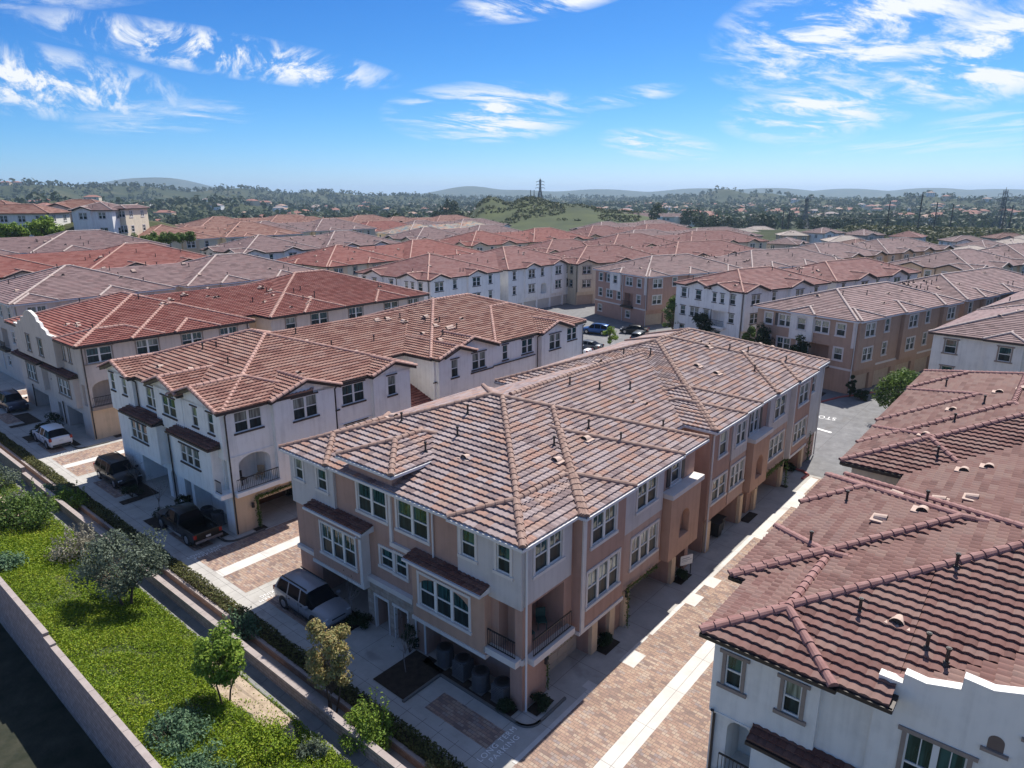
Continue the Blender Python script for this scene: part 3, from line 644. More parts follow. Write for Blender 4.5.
for a in (9.42, 10.62, 7.82, 8.92): fbox(dt, 'S', 0, a, a+.09, .0, .18, -.1, 2.05)
for a in (9.42, 7.82): fbox(dt, 'S', 0, a, a+1.3, .0, .185, 2.05, 2.2)
dt.build('door_surround', TRIM, b.root)
b.canopy('S', 0, 10.6, 16.05, 6.12, 6.34, .82, edge=FWHITE); b.canopy('S', 0, 1.85, 7.25, 5.97, 6.19, .82)
b.balcony('T', 0, .4, 3.45, 2.95, .5); b.balcony('S', 0, .2, 1.9, 2.95, .45)
b.pipe('S', 0, 5.75, 5.9, 8.7); b.pipe('S', 0, 7.3, .2, 5.4); b.pipe('S', 0, 11.05, 2.9, 5.6, off=.6); b.pipe('T', 0, .05, .1, 8.7, off=.2); b.pipe('S', 0, 6.6, .1, 2.2)
b.band('T', 0, -.02, .62, 2.6, 2.9, .06); b.band('S', 0, -.02, .5, 2.6, 2.9, .06)
# rear half: bays
b.bay('T', .05, 19.58, 23.0, 2.4, 8.9, .14, MAUVE, [('w', 21.0, 22.2, 6.7, 8.4, 1), ('w', 20.3, 22.6, 3.5, 5.1, 2)])
b.bay('T', .05, 23.1, 25.9, 5.8, 8.88, .2, LAV, [('w', 23.7, 25.4, 6.7, 8.35, 2)]); b.bay('T', .05, 23.1, 25.9, 2.4, 5.78, .18, PINK, [('w', 23.3, 25.7, 3.5, 5.2, 3)])
b.bay('T', .05, 26.3, 29.6, 2.3, 6.3, .6, PEACH, [('o', 27.2, 28.5, 3.1, 4.9, .45, 'arch')], name='stone_tower'); b.band('T', .05, 26.15, 29.75, 6.3, 6.6, .75)
b.bay('T', .05, 30.1, 34.7, 5.8, 8.88, .22, LAV, [('w', 31.2, 33.6, 6.7, 8.4, 2)]); b.bay('T', .05, 30.1, 34.7, 2.4, 5.78, .2, PINK, [('w', 30.8, 34.0, 3.4, 5.1, 3)])
b.bay('T', .05, 35.1, 39.4, 2.4, 8.9, .5, MAUVE, [('w', 36.1, 38.5, 6.75, 8.4, 2), ('w', 35.7, 38.8, 3.45, 5.15, 3)], trim='b')
b.bay('T', .05, 39.7, 43.82, 2.4, 8.9, .12, LAV, [('w', 40.4, 41.6, 6.8, 8.4, 1)])
b.band('T', .05, 35.0, 35.25, 2.4, 8.8, .56); b.pipe('T', .05, 19.75, .1, 8.6, off=.25); b.pipe('T', .05, 34.9, .1, 8.6, off=.12); b.pipe('T', .05, 43.6, .1, 8.6, off=.2)
for a in (5.75, 7.5, 9.0, 14.8, 19.9, 25.6, 28.5, 34.3, 39.6):
    pb_ = MB(); fbox(pb_, 'T', 0, a-.12, a+.42, -.02, .22, -.1, 2.25); pb_.build('garage_pier', TAN, b.root)
b.vol(-.03, 3.4, 8.8, 12.45, 8.85, 9.98, MAUVE)
# roofs
P0 = 9.06
b.rect(-.35, 17.7, -.35, 18.5, P0); b.rect(3.7, 17.7, -.62, 14, P0); b.rect(3.72, 14.2, -.74, 11, P0); b.rect(3.74, 8.4, -.86, 6, P0)
b.rect(-.52, 8, -.40, 4.2, P0); b.rect(-.52, 8, 14.0, 18.6, P0); b.rect(-.45, 6, 8.33, 12.9, 10.0)
b.rect(10.2, 26.9, 1.75, 17.2, P0, 'gghh', axis='s', caps_=False)
b.rect(19.25, 44.2, -.30, 18.6, P0); b.rect(19.25, 39.9, -.42, 18.6, P0); b.rect(30.4, 39.9, -.58, 12, P0); b.rect(35.0, 39.9, -.68, 6, P0); b.rect(19.2, 27.2, -.50, 8, P0); b.rect(19.15, 24.0, -.60, 6, P0)
cmx = MB(); caps(cmx, (10.4, 9.47, 11.66), (26.6, 9.47, 11.66), 2); cmx.build('ridge_tiles', C_MIX, b.root)
V = [(3.2, 6.7, 'v'), (4.6, 8.5, 'p'), (2.6, 9.0, 'p'), (6.5, 9.5, 'p'), (6.2, 2.9, 'v'), (7.4, 3.8, 'p'), (9.4, 3.2, 'v'), (10.8, 3.8, 'p'), (11.5, 2.0, 'p'), (15.9, 1.6, 'p'), (5.3, 14.6, 'v'), (4.4, 13.0, 'p'), (15.5, 8.5, 'p'), (18.0, 5.0, 'v'), (18.8, 4.4, 'v'), (19.6, 6.2, 'p'), (17.2, 7.2, 'p'),
     (26.4, 8.4, 'p'), (24.8, 9.9, 'p'), (22.6, 10.6, 'v'), (33.0, 7.2, 'v'), (33.4, 6.6, 'v'), (32.4, 6.4, 'v'), (34.4, 5.2, 'p'), (35.0, 4.4, 'v'), (36, 4.2, 'p'), (27.5, 5.0, 'v'), (28.0, 3.6, 'v'), (37.8, 1.5, 'p'), (39.4, 4.6, 'v'), (40.4, 3.8, 'v'), (24.5, 2.0, 'v'), (32.5, 2.2, 'p')]
b.finish(extra=V); MAIN = b

# ------------------------------------------------------------------ the white building behind it
b = Bld('townhouse_row', 'white stucco townhouse row with terracotta roof and dark trim, behind the silver car', 'townhouse row', None, (.3, 27.0), lod=2, roof=R_SAL, fascia=FDARK, style='head')
b.vol(0, 17, 0, 19.2, -.1, 9.4, WHITE,
    T=[('w', .75, 2.85, 7.65, 9.15, 2), ('o', .7, 3.2, 3.3, 5.85, 2.0, 'arch'), ('w', 9.95, 12.1, 7.5, 9.1, 2), ('g', 1.9, 6.6, -.1, 2.15, 3.5, BDOOR), ('g', 9.0, 14.0, -.1, 2.15, 1.2, BDOOR), ('w', 5.2, 7.3, 4.2, 5.8, 2), ('w', 10, 12.2, 4.2, 5.8, 2)],
    S=[('w', 10.4, 12.5, 7.4, 9.0, 2), ('w', 9.75, 10.35, 4.85, 5.75, 1), ('d', 8.9, 9.9, -.1, 2.5, .6, 'arch'), ('d', 6.5, 7.6, -.1, 2.35, .6), ('o', 10.5, 15.2, -.1, 2.4, 2.0), ('o', .3, .75, 3.4, 5.7, .5), ('o', 1.2, 6.0, -.1, 2.3, 1.2)])
b.vol(16.9, 20.2, 4.0, 18.0, -.1, 9.3, WHITE, T=[('w', 17.9, 19.0, 7.6, 8.9, 2)])
b.vol(20.1, 44.2, .05, 19.0, -.1, 9.4, WHITE,
    T=[('w', 29.7, 30.5, 7.6, 9.05, 1), ('w', 32.8, 34.6, 7.65, 9.2, 2), ('w', 40.9, 42.8, 7.75, 9.2, 2)])
b.bay('T', 0, 3.6, 8.9, 2.9, 9.5, .4, WHITE, [('w', 5.2, 7.3, 7.5, 9.15, 2)]); b.bay('T', 0, 12.8, 16.8, 2.9, 9.4, .4, WHITE, [('w', 14.3, 15.2, 7.4, 9.05, 1)])
b.bay('T', .05, 20.3, 24.5, 2.9, 9.4, .45, WHITE, [('w', 21.9, 22.8, 7.4, 9.1, 1)]); b.bay('T', .05, 24.5, 28.0, 2.9, 9.5, .2, WHITE, [('w', 25.0, 26.9, 7.5, 9.1, 2)])
b.bay('T', .05, 35.7, 40.4, 2.9, 9.4, .4, WHITE, [('w', 37.1, 39.1, 7.4, 9.05, 2)])
b.bay('S', 0, 14.3, 19.25, 5.9, 9.5, .3, WHITE, [('w', 18.0, 18.75, 7.7, 9.15, 1), ('w', 15.6, 16.4, 7.7, 9.1, 1)]); b.bay('S', 0, 5.6, 10.2, 6.4, 9.7, .3, WHITE, [('w', 6.7, 8.9, 7.55, 9.05, 2)])
b.bay('S', 0, .05, 6.3, 5.9, 9.45, .25, WHITE, [('w', 3.4, 4.15, 7.6, 9.05, 1), ('w', 1.05, 1.8, 7.6, 9.05, 1)])
b.bay('S', 0, 9.5, 15.5, 3.2, 6.55, .8, WHITE, [('w', 11.4, 14.4, 4.5, 6.05, 3)]); b.bay('S', 0, .9, 6.8, 3.15, 6.7, .8, WHITE, [('w', 2.7, 5.6, 4.65, 6.05, 3)])
b.canopy('S', 0, .4, 6.95, 6.8, 7.1, 1.12); b.canopy('S', 0, 9.3, 15.6, 6.65, 6.95, 1.12)
for (a0, a1, dt_) in ((9.0, 9.6, 7.35), (19.9, 35, 7.35)): b.band('T', .0, a0, a1, 7.2, 7.3, .08)
b.band('S', 0, .0, 18.9, 5.82, 5.88, .04, WHITE); b.band('T', 0, 0, 17, 5.9, 5.96, .05, WHITE); b.band('T', 0, .0, 3.6, 2.95, 3.1, .06, CREAM)
b.balcony('T', 0, .3, 3.6, 3.3, .45, WHITE); b.balcony('S', 0, .1, .95, 3.35, .85, WHITE)
lw = MB(); fbox(lw, 'T', 0, -.02, 16.9, .0, .05, 2.15, 2.95); fbox(lw, 'T', 0, -.02, 1.9, .0, .05, -.1, 2.15); fbox(lw, 'T', 0, 6.6, 9.0, .0, .05, -.1, 2.15); lw.build('ground_floor_render', TAN, b.root)
for f_, a in (('T', .05), ('T', 9.2), ('T', 35.3)): b.pipe(f_, 0, a, .1, 9.1)
for a in (6.9, 14.0, 15.3): b.pipe('S', 0, a, 5.9 if a < 10 else 3.2, 9.1)
b.pipe('S', 0, 9.2, .1, 6.3); b.pipe('T', 0, 43.9, .1, 9.1); b.band('T', .05, 20.3, 28, 7.15, 7.25, .3)
z9 = 9.5
b.rect(-.1, 17.4, -.2, 19.6, z9); b.rect(-.6, 9, .3, 6.6, z9-.05, 'gggg', axis='s') if False else None
b.rect(3.2, 9.3, -.85, 8, z9, 'hhgh', axis='t'); b.rect(12.4, 17.2, -.85, 6, z9, 'hhgh', axis='t')
b.rect(-.75, 6, 13.9, 19.65, z9, 'ghhh', axis='s'); b.rect(-.75, 9, 5.2, 10.7, z9+.22, 'ghhh', axis='s'); b.rect(-.7, 7, -.47, 6.7, z9, 'ghhh', axis='s')
b.rect(10.2, 27.0, 3.6, 18.4, z9, 'gghh', axis='s', caps_=False)
b.rect(19.7, 44.6, -.0, 19.5, z9); b.rect(19.9, 24.9, -.9, 9, z9, 'hhgh', axis='t'); b.rect(21.0, 28.5, -.62, 12, z9, 'hhgh', axis='t'); b.rect(28.5, 44.5, -.08, 13, z9); b.rect(35.2, 40.9, -.85, 9, z9, 'hhgh', axis='t')
b.finish(vents=42)
# lower tiled roof between its two halves
lr = MB(); tiles(lr, (16.9, .3, 5.4), (20.2, .3, 5.4), (20.2, 4.2, 6.8), (16.9, 4.2, 6.8), 2); lr.build('lower_roof', R_RED, b.root); WHT = b

# ------------------------------------------------------------------ tan building with the mission gable
b = Bld('townhouse_row', 'greige townhouse row with red roof and white scalloped gable, beside the white hatchback', 'townhouse row', None, (1.4, 56.7), lod=2, roof=R_RED, fascia=FDARK, style='tan')
b.vol(0, 17.8, 0, 20.5, -.1, 9.6, GREIGE,
    T=[('w', .5, 2.8, 7.8, 9.35, 2), ('w', 5.2, 7.4, 7.85, 9.35, 2), ('w', 9.9, 12.1, 7.8, 9.35, 2), ('w', 14.2, 16.2, 7.8, 9.35, 2), ('o', .5, 3.2, 3.4, 5.9, 1.8, 'arch'), ('g', 3.0, 7.0, -.1, 2.2, .6, BDOOR), ('w', 6, 8.4, 4.2, 5.8, 2), ('w', 11, 13, 4.2, 5.8, 2)],
    S=[('w', 19.6, 20.1, 7.6, 9.0, 1), ('w', 18.1, 18.6, 7.65, 9.1, 1), ('w', 4.5, 5.05, 7.55, 9.0, 1), ('w', 2.9, 3.4, 7.55, 9.0, 1), ('o', 2.4, 6.8, -.1, 2.3, 2.4), ('o', 12.5, 17.5, -.1, 2.3, 2.0), ('d', 8.6, 9.6, -.1, 2.2, .5), ('w', 9.2, 10.0, 4.7, 5.6, 1), ('o', .4, 1.3, 3.4, 5.6, .6)])
b.vol(17.7, 20.7, 3.5, 18, -.1, 9.5, TAN, T=[])
b.vol(20.6, 45.5, .05, 20.3, -.1, 9.6, GREIGE, T=[('w', 22.6, 23.9, 7.8, 9.3, 1), ('w', 26.2, 28.6, 7.75, 9.35, 2), ('w', 32, 34.2, 7.75, 9.35, 2), ('w', 38, 40.4, 7.75, 9.35, 2), ('w', 42.4, 44.2, 7.75, 9.35, 2)])
b.bay('S', 0, 11.4, 18.0, 3.2, 6.2, .5, GREIGE, [('w', 13.4, 16.4, 3.8, 5.6, 3)]); b.bay('S', 0, 2.0, 8.4, 3.0, 6.2, .5, GREIGE, [('w', 3.2, 6.4, 3.9, 5.6, 3)])
b.canopy('S', 0, 11.2, 20.0, 6.25, 6.5, .85); b.canopy('S', 0, 1.8, 10.2, 6.25, 6.5, .85)
b.bay('S', 0, 5.3, 17.7, 6.75, 9.95, .66, GREIGE, [('w', 12.9, 13.9, 7.4, 9.2, 1), ('w', 9.0, 10.1, 7.4, 9.25, 1)])
b.parapet('S', -.66, [(5.3, 10.0), (6.6, 10.0), (6.9, 10.4), (8.0, 10.55), (8.3, 11.0), (9.2, 11.1), (9.5, 11.55), (10.6, 11.9), (11.4, 12.0), (12.2, 11.9), (13.3, 11.5), (13.6, 11.1), (14.5, 11.0), (14.8, 10.55), (15.9, 10.4), (16.2, 10.0), (17.7, 10.0)], 9.8, th=.22)
lw = MB(); fbox(lw, 'T', 0, -.02, 17.7, .0, .05, 2.2, 3.05); fbox(lw, 'T', 0, -.02, 3.0, .0, .05, -.1, 2.2); fbox(lw, 'T', 0, 7.0, 17, .0, .05, -.1, 2.2); lw.build('ground_floor_render', TAN, b.root)
b.balcony('T', 0, .3, 3.6, 3.4, .45, TTRIM); b.pipe('T', 0, .1, .1, 9.4); b.pipe('S', 0, 17.2, .1, 9.4); b.pipe('S', 0, 7.6, .1, 6); b.pipe('T', .0, 17.5, .1, 9.4)
z9 = 9.7
b.rect(-.5, 18.2, -.5, 21, z9); b.rect(-.6, 8, -.55, 5.2, z9); b.rect(-.6, 8, 17.2, 21.05, z9); b.rect(4.6, 18.2, -.65, 12, z9); b.rect(9.0, 14, -.75, 6, z9)
b.rect(10.6, 27.8, 3.0, 18.6, z9, 'gghh', axis='s', caps_=False); b.rect(20.2, 46, -.45, 20.8, z9); b.rect(20.2, 31, -.6, 12, z9); b.rect(24.8, 31, -.7, 9, z9); b.rect(36, 42, -.6, 8, z9)
b.finish(vents=40)

# ------------------------------------------------------------------ right foreground building (white walls, maroon roof); its near face looks over the walk
b = Bld('townhouse_row', 'off-white townhouse row with maroon tile roof and curved parapet, at the lower right', 'townhouse row', None, (0.2, -28.0), lod=2, roof=R_MAR, fascia=FDARK, style='tan')
Y = lambda t: t+28.0
b.vol(0, 15.6, 0, 18.9, -.1, 9.0, OFFW,
    S=[('w', Y(-16.95), Y(-15.35), 5.9, 8.0, 2), ('a', Y(-17.66), Y(-17.36), 8.45, 9.0, 1) if False else ('w', 2.0, 3.4, 6.4, 8.0, 2), ('w', Y(-16.6), Y(-14.0), 2.6, 4.9, 2), ('d', 9.2, 10.3, -.1, 2.2, .5), ('o', Y(-10.7), Y(-9.75), 2.6, 5.1, 1.4, 'arch')],
    U=[('g', 2.2, 7.4, -.1, 2.1, 1.0), ('g', 9, 14, -.1, 2.1, 1.0), ('w', 2, 4, 6.8, 8.4, 2), ('w', 6, 8, 6.8, 8.4, 2), ('w', 11, 13, 6.8, 8.4, 2), ('w', 2, 4, 3.6, 5.2, 2), ('w', 6, 8, 3.6, 5.2, 2), ('w', 11, 13, 3.6, 5.2, 2)])
b.vol(15.4, 19.3, 2.5, 16.2, -.1, 8.9, CREAM); 
b.vol(19.1, 45, 0.2, 19.3, -.1, 8.9, CREAM, S=[('w', 17.3, 17.9, 7.0, 8.0, 1)], U=[('g', 21, 26, -.1, 2.1, 1.0), ('g', 29, 34, -.1, 2.1, 1.0), ('w', 22, 24, 6.8, 8.4, 2), ('w', 31, 33, 6.8, 8.4, 2), ('w', 38, 40, 6.8, 8.4, 2), ('w', 38, 40, 3.5, 5.1, 2)])
b.bay('S', 0, Y(-12.78), Y(-9.1)+.02, 5.35, 8.95, .22, OFFW, [('w', Y(-12.25), Y(-11.6), 6.65, 8.0, 1), ('w', Y(-10.16), Y(-9.55), 6.65, 8.0, 1)])
b.parapet('S', -.2, [(Y(-14.35), 9.5), (Y(-15.0), 9.5), (Y(-15.02), 9.85), (Y(-15.6), 9.8), (Y(-16.1), 9.95), (Y(-16.45), 10.05), (Y(-16.47), 10.45), (Y(-17.2), 10.4), (Y(-17.9), 10.65), (Y(-18.6), 10.95), (Y(-19.3), 11.1), (Y(-20.2), 11.0), (Y(-20.9), 10.65), (Y(-21.6), 10.4), (Y(-22.3), 10.45), (Y(-22.32), 10.05), (Y(-23.2), 9.9), (Y(-24.4), 9.6)], 8.6)
b.vol(-.2, .02, Y(-24.4), Y(-14.35), 5.4, 8.62, OFFW, S=[('w', Y(-16.95), Y(-15.35), 5.75, 8.0, 2)])
nb = MB()
for a, z in ((Y(-17.5), 8.55), (Y(-18.35), 9.35), (Y(-19.2), 8.55)):
    fbox(nb, 'S', -.2, a-.34, a+.34, 0, .1, z-.1, z, 1)
    for i in range(8):
        x0, x1 = math.pi*i/8, math.pi*(i+1)/8; nb.poly([pt('S', -.2, a, .012, z+.28), pt('S', -.2, a+.2*math.cos(x0), .012, z+.3+.2*math.sin(x0)), pt('S', -.2, a+.2*math.cos(x1), .012, z+.3+.2*math.sin(x1))], 0)
    nb.poly([pt('S', -.2, a+q, .012, zz) for q, zz in ((-.2, z), (.2, z), (.2, z+.3), (-.2, z+.3))], 0)
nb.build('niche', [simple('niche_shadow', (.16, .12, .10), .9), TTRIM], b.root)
b.canopy('S', 0, Y(-15.6), Y(-10.75), 5.3, 5.6, .8, R_DRK); b.band('S', 0, Y(-12.8), Y(-9.1), 5.28, 5.36, .26, OFFW); b.balcony('S', 0, Y(-10.75), Y(-9.6), 2.6, .35, TTRIM)
b.pipe('S', 0, 18.75, .1, 5.2)
z9 = 9.05
b.udet = 2; b.rect(-.95, 17.0, 1.5, 19.1, z9, 'nhhh', axis='s', slabs=[(-.95, 17, Y(-14.85), 19.1), (.1, 17.02, 1.5, Y(-14.85))])
zq = lambda q: z9+PITCH*(q+.95); yq = Y(-14.85)
b.planes += [((-.95, 19.1, zq(-.95)), (-.95, yq, zq(-.95)), (5.0, yq, zq(5)), (5.0, yq, zq(5))), ((.125, yq, zq(.125)), (.125, 2.575, zq(.125)), (5.0, 7.45, zq(5)), (5.0, yq, zq(5))), ((5.0, yq, zq(5)), (5.0, 7.45, zq(5)), (7.85, 10.3, zq(7.85)), (7.85, 10.3, zq(7.85)))]
b.rect(3.05, 16.3, 4.0, 19.7, z9); b.rect(-1.15, 8, Y(-13.3), 19.12, z9); b.rect(3.05, 8.4, 12, 19.85, z9); b.rect(11.7, 16.2, 13, 19.85, z9)
b.rect(.12, 8, Y(-24.2), Y(-14.6), z9+.2, 'ghhh', axis='s', pitch=.3); b.rect(10.0, 25.8, 2.2, 16.6, z9, 'gghh', axis='s', caps_=False)
b.rect(18.9, 45.5, -.2, 19.8, z9-.03); b.rect(22.6, 45.5, 6, 19.95, z9); b.rect(28, 38, 8, 20.1, z9); b.rect(18.85, 26.5, 12.5, 19.9, z9); b.rect(38.4, 45.4, 10, 20.2, z9)
V = [(2.0, Y(-14.3), 'v'), (1.5, Y(-15.3), 'p'), (1.2, Y(-15.9), 'p'), (5.2, Y(-15.4), 'p'), (9.3, Y(-12.4), 'v'), (10.2, Y(-13.5), 'v'), (12.0, Y(-13.4), 'p'), (6.4, Y(-10.2), 'p'), (11.8, Y(-10.2), 'p'), (14.2, Y(-13.9), 'v'), (14.6, Y(-15.1), 'v'), (19, Y(-14), 'v'), (19.4, Y(-15), 'v'), (21, Y(-12.5), 'p'), (23, Y(-11.5), 'v'), (26, Y(-12.5), 'p'), (29, Y(-12), 'v'), (30, Y(-13.5), 'p'), (33, Y(-14), 'v')]
b.finish(extra=V, vents=8)


# ------------------------------------------------------------------ the other townhouse rows
def row(label, st, rot, L, Wd, z, eave, wall, wall2, roof, style, gable, lod=1, floors=3, split=True, tback=False, shut=False):
    fas = FDARK if (gable or style == 'tan') else FWHITE
    b = Bld('townhouse_row', label, 'townhouse row', 'townhouse rows of the estate', st, rot, z, lod, roof=roof, fascia=fas, style=style)
    rg = b.rng; fl = eave/3.0
    secs = [(0, L*.43), (L*.43+2.6, L)] if split else [(0, L)]
    zb = -3.5
    for k, (x0, x1) in enumerate(secs):
        n = max(2, int(round((x1-x0)/5.0))); wd = (x1-x0)/n; To = []; bays = []; gar = []
        for i in range(n):
            a = x0+i*wd; c = a+wd/2; bayq = (i % 2 == (k % 2))
            w3 = (c-1.05, c+1.05, 2) if bayq else (c-.95, c-.05+.1, 1)
            top = ('w', w3[0], w3[1], eave-2.05, eave-.45, w3[2])
            mid = ('w', w3[0], w3[1], eave-2.05-fl, eave-.45-fl, w3[2])
            if bayq: bays.append((a+.3, a+wd-.3, [top, mid] if floors > 1 else [top]))
            else:
                To.append(top)
                if floors > 1:
                    To.append(('o', c-1.0, c+1.0, eave-fl*2+.15, eave-fl-.6, 1.3, 'arch') if rg.random() < .5 else mid)
            if floors > 2: gar.append((c-2.1, c+2.1))
        for a0, a1 in gar: To.append(('g', a0, a1, -.05, 2.1, .35, GDOOR if wall is not WHITE else WDOOR))
        So = []
        m = 5
        for j in range(m):
            c = 1.8+(Wd-3.6)*j/(m-1)
            w_ = .55 if j in (0, 2, 4) else .95
            So.append(('w', c-w_, c+w_, eave-2.05, eave-.5, 1 if w_ < .6 else 2) + (('sh',) if shut and j == 3 else ()))
            if floors > 1:
                if j == 1: So.append(('o', c-1.3, c+1.3, fl+.1, 2*fl-.5, 1.3))
                else: So.append(('w', c-w_, c+w_, eave-2.05-fl, eave-.5-fl, 1 if w_ < .6 else 2))
            if floors > 2 and j in (1, 4): So.append(('w', c-.6, c+.6, .9, 2.2, 1))
        if k: So = [o for o in So if o[3] > eave-2.5] if False else []
        b.vol(x0, x1, .0 if k == 0 else .06, Wd, zb, eave, wall, T=To, S=So if k == 0 else [])
        for a0, a1, ops in bays:
            b.bay('T', 0 if k == 0 else .06, a0, a1, fl-.1, eave-.06, .45, wall if rg.random() < .6 or style == 'head' else wall2, ops)
            if gable: b.rect(a0-.45, a1+.45, -.9, 7, eave+.08, 'hhgh', axis='t')
            else: b.rect(a0-.3, a1+.4, -.75, 6, eave+.06)
        b.rect(x0-(.45 if k or not gable else .2), x1+.45, -.45 if not gable else -.33, Wd+.45, eave+.06)
        if k == 0:
            if gable:
                b.bay('S', 0, 2.2, 6.6, fl*2-.3, eave-.05, .3, wall, [('w', 3.2, 4.0, eave-2.05, eave-.5, 1), ('w', 4.8, 5.6, eave-2.05, eave-.5, 1)]); b.rect(-.8, 7, 1.7, 7.1, eave+.08, 'ghhh', axis='s')
                b.bay('S', 0, Wd-7.4, Wd-3.2, fl*2-.3, eave-.05, .3, wall, [('w', Wd-5.9, Wd-4.7, eave-2.05, eave-.5, 1)]); b.rect(-.8, 7, Wd-7.9, Wd-2.7, eave+.08, 'ghhh', axis='s')
            else:
                b.bay('S', 0, Wd-8.4, Wd-5.2, fl*2-.4, eave-.05, .3, wall2, [('w', Wd-7.4, Wd-6.3, eave-2.05, eave-.5, 1)]); b.rect(-.75, 6, Wd-8.8, Wd-4.8, eave+.06)
                b.band('S', 0, 0, Wd, fl-.15, fl+.1, .06); b.band('T', 0, x0, x1, fl-.15, fl+.1, .06)
                b.band('S', 0, -.02, .25, fl*2-.3, eave, .1); b.band('T', 0, -.02, .25, fl*2-.3, eave, .1)
            b.balcony('S', 0, 1.8+(Wd-3.6)/4-1.5, 1.8+(Wd-3.6)/4+1.5, fl+.1, .7, IRON if not gable else WHITE); b.pipe('T', 0, .15, 0, eave-.3); b.pipe('S', 0, Wd*.42, 0, eave-.3)
    if split: b.vol(L*.43-.1, L*.43+2.7, 2.6, Wd-2, zb, eave-.05, wall); hw_ = (Wd-3.8)/2; b.rect(max(L*.2, L*.43+.6-hw_), min(L*.8, L*.43+2.0+hw_), 2.2, Wd-1.6, eave+.06, 'gghh', axis='s', caps_=False)
    b.finish(vents=int(L*.75)); return b
rows = [
 ('brown and tan townhouse row with mauve tile roof, facing the stop marking on the road', (67.6, 3.2), 15, 62, 13.8, 0, 9.1, BROWN, OFFW, R_GRY, 'case', 0, 0, True),
 ('white townhouse row with pinkish red roof, between the two brown rows', (83.3, 23.6), 17, 52, 13.9, 0, 9.0, WHITE, WHITE, R_ROSE, 'head', 1, 0, True),
 ('mauve brown three storey townhouse row with grey tile roof, behind the small parking court', (91.2, 45.0), 21, 58, 15.6, 0, 9.1, MAUVE, OFFW, R_GRY, 'case', 0, 0, True),
 ('cream townhouse row with red tile roof, in the gap behind the mauve brown row', (103.3, 69.0), 21, 60, 17, 0, 8.9, CREAM, CREAM, R_ROSE, 'tan', 1, 0, False),
 ('white gabled townhouse row with rose roof, left of the cream row', (61.6, 71.8), 0, 45.5, 19.5, 0, 9.1, WHITE, WHITE, R_ROSE, 'head', 1, 0, False),
 ('off-white townhouse row with shutters, at the right edge behind the maroon roof', (64.0, -28.5), 6, 46, 23.5, 0, 9.0, OFFW, OFFW, R_GRY, 'tan', 0, 0, True),
 ('greige townhouse row with mauve grey roof, third back along the left street', (3.6, 85.5), 0, 46, 19.2, .9, 9.6, GREIGE, TAN, R_GRY, 'case', 0, 0, False),
 ('townhouse row with red roof and small attic gable, fourth back along the left street', (0.0, 113.0), 0, 46, 19.5, 1.6, 9.6, GREIGE, GREIGE, R_RED, 'head', 1, 0, False),
 ('townhouse row with dull pink roof, fifth back along the left street', (-2.0, 141.5), 0, 50, 19.5, 3.0, 9.6, GREIGE, TAN, R_GRY, 'case', 0, 0, False),
 ('cream townhouse row with deep red roof, behind the white gabled row', (64.5, 105.5), 0, 48, 19.5, -.3, 9.3, CREAM, TAN, R_RED, 'tan', 0, 0, False),
 ('townhouse row with mauve roof and white gable, behind the deep red roof', (62.0, 134.5), 0, 48, 20, .6, 9.6, WHITE, WHITE, R_GRY, 'head', 1, 0, False),
 ('cream townhouse row with pinkish buff roof, below the hillside houses', (52, 165), 0, 46, 20, 2.6, 9.6, CREAM, TAN, R_SAL, 'case', 0, 0, False),
]
for (lb, st, rot, L, Wd, z, ev, w1, w2, rf, sty, gb, _, sh) in rows: row(lb, st, rot, L, Wd, z, ev, w1, w2, rf, sty, gb, shut=sh)
far_rows = [
 ('far townhouse row with pale patchwork roof of blue and buff tiles', (149, 175), 6, 50, 20, 0, R_PATCH, CREAM), ('far townhouse row with bright terracotta roof, right of the dark trees', (122, 205), 4, 60, 20, 0, R_RED, CREAM),
 ('far townhouse row with mauve roof behind the patchwork roof', (186, 216), 8, 60, 20, -1, R_GRY, WHITE), ('far townhouse row with deep red roof, behind the cream row', (124, 120), 8, 52, 20, 0, R_RED, CREAM),
 ('far townhouse row with mauve roof beyond the deep red ones', (130, 150), 8, 52, 20, 0, R_GRY, CREAM),
 ('far townhouse row with red roof and little gables, over the mauve brown row', (142, 84), 20, 62, 18, 0, R_ROSE, CREAM), ('far townhouse row with faded rose roof, over the cream row', (128, 96), 16, 54, 16, -1.0, R_ROSE, CREAM),
 ('far townhouse row with buff mauve roof, over the far red-roofed row with gables', (182, 102), 20, 64, 18, -1, R_GRY, CREAM), ('far townhouse row with broad rose roof in the middle distance', (196, 128), 18, 60, 19, -1, R_ROSE, TAN),
 ('far townhouse row with long grey mauve roof, right of the white pinkish red row', (146, 30), 17, 58, 16, 0, R_GRY, TAN),
 ('far townhouse row with grey mauve roof near the right edge', (140, 0), 15, 60, 17, 0, R_GRY, TAN), ('far townhouse row with soft pink roof at the foot of the green hill', (238, 150), 14, 60, 20, -1.5, R_GRY, CREAM),
 ('far townhouse row with salmon roof, left of the green hill', (206, 255), 8, 64, 22, -1, R_SAL, WHITE), ('far townhouse row with salmon roof, before the valley trees', (160, 262), 4, 60, 22, 0, R_SAL, WHITE),
]
for (lb, st, rot, L, Wd, z, rf, w1) in far_rows:
    row(lb, st, rot, L, Wd, z, 9.2, w1, w1, rf, 'case' if w1 is not WHITE else 'head', st[1] % 2 == 0, floors=2)
k = 0
for (st, rot, L, z, rf) in (((96, 190), 0, 50, 2.0, R_GRY), ((100, 232), 2, 56, 2.5, R_SAL)):
    k += 1; row(('row with dull mauve roof under the hillside houses', 'row with salmon roof before the far dark trees')[k-1], st, rot, L, 20, z, 9.2, WHITE if k > 1 else CREAM, TAN, rf, 'case', False, floors=2)
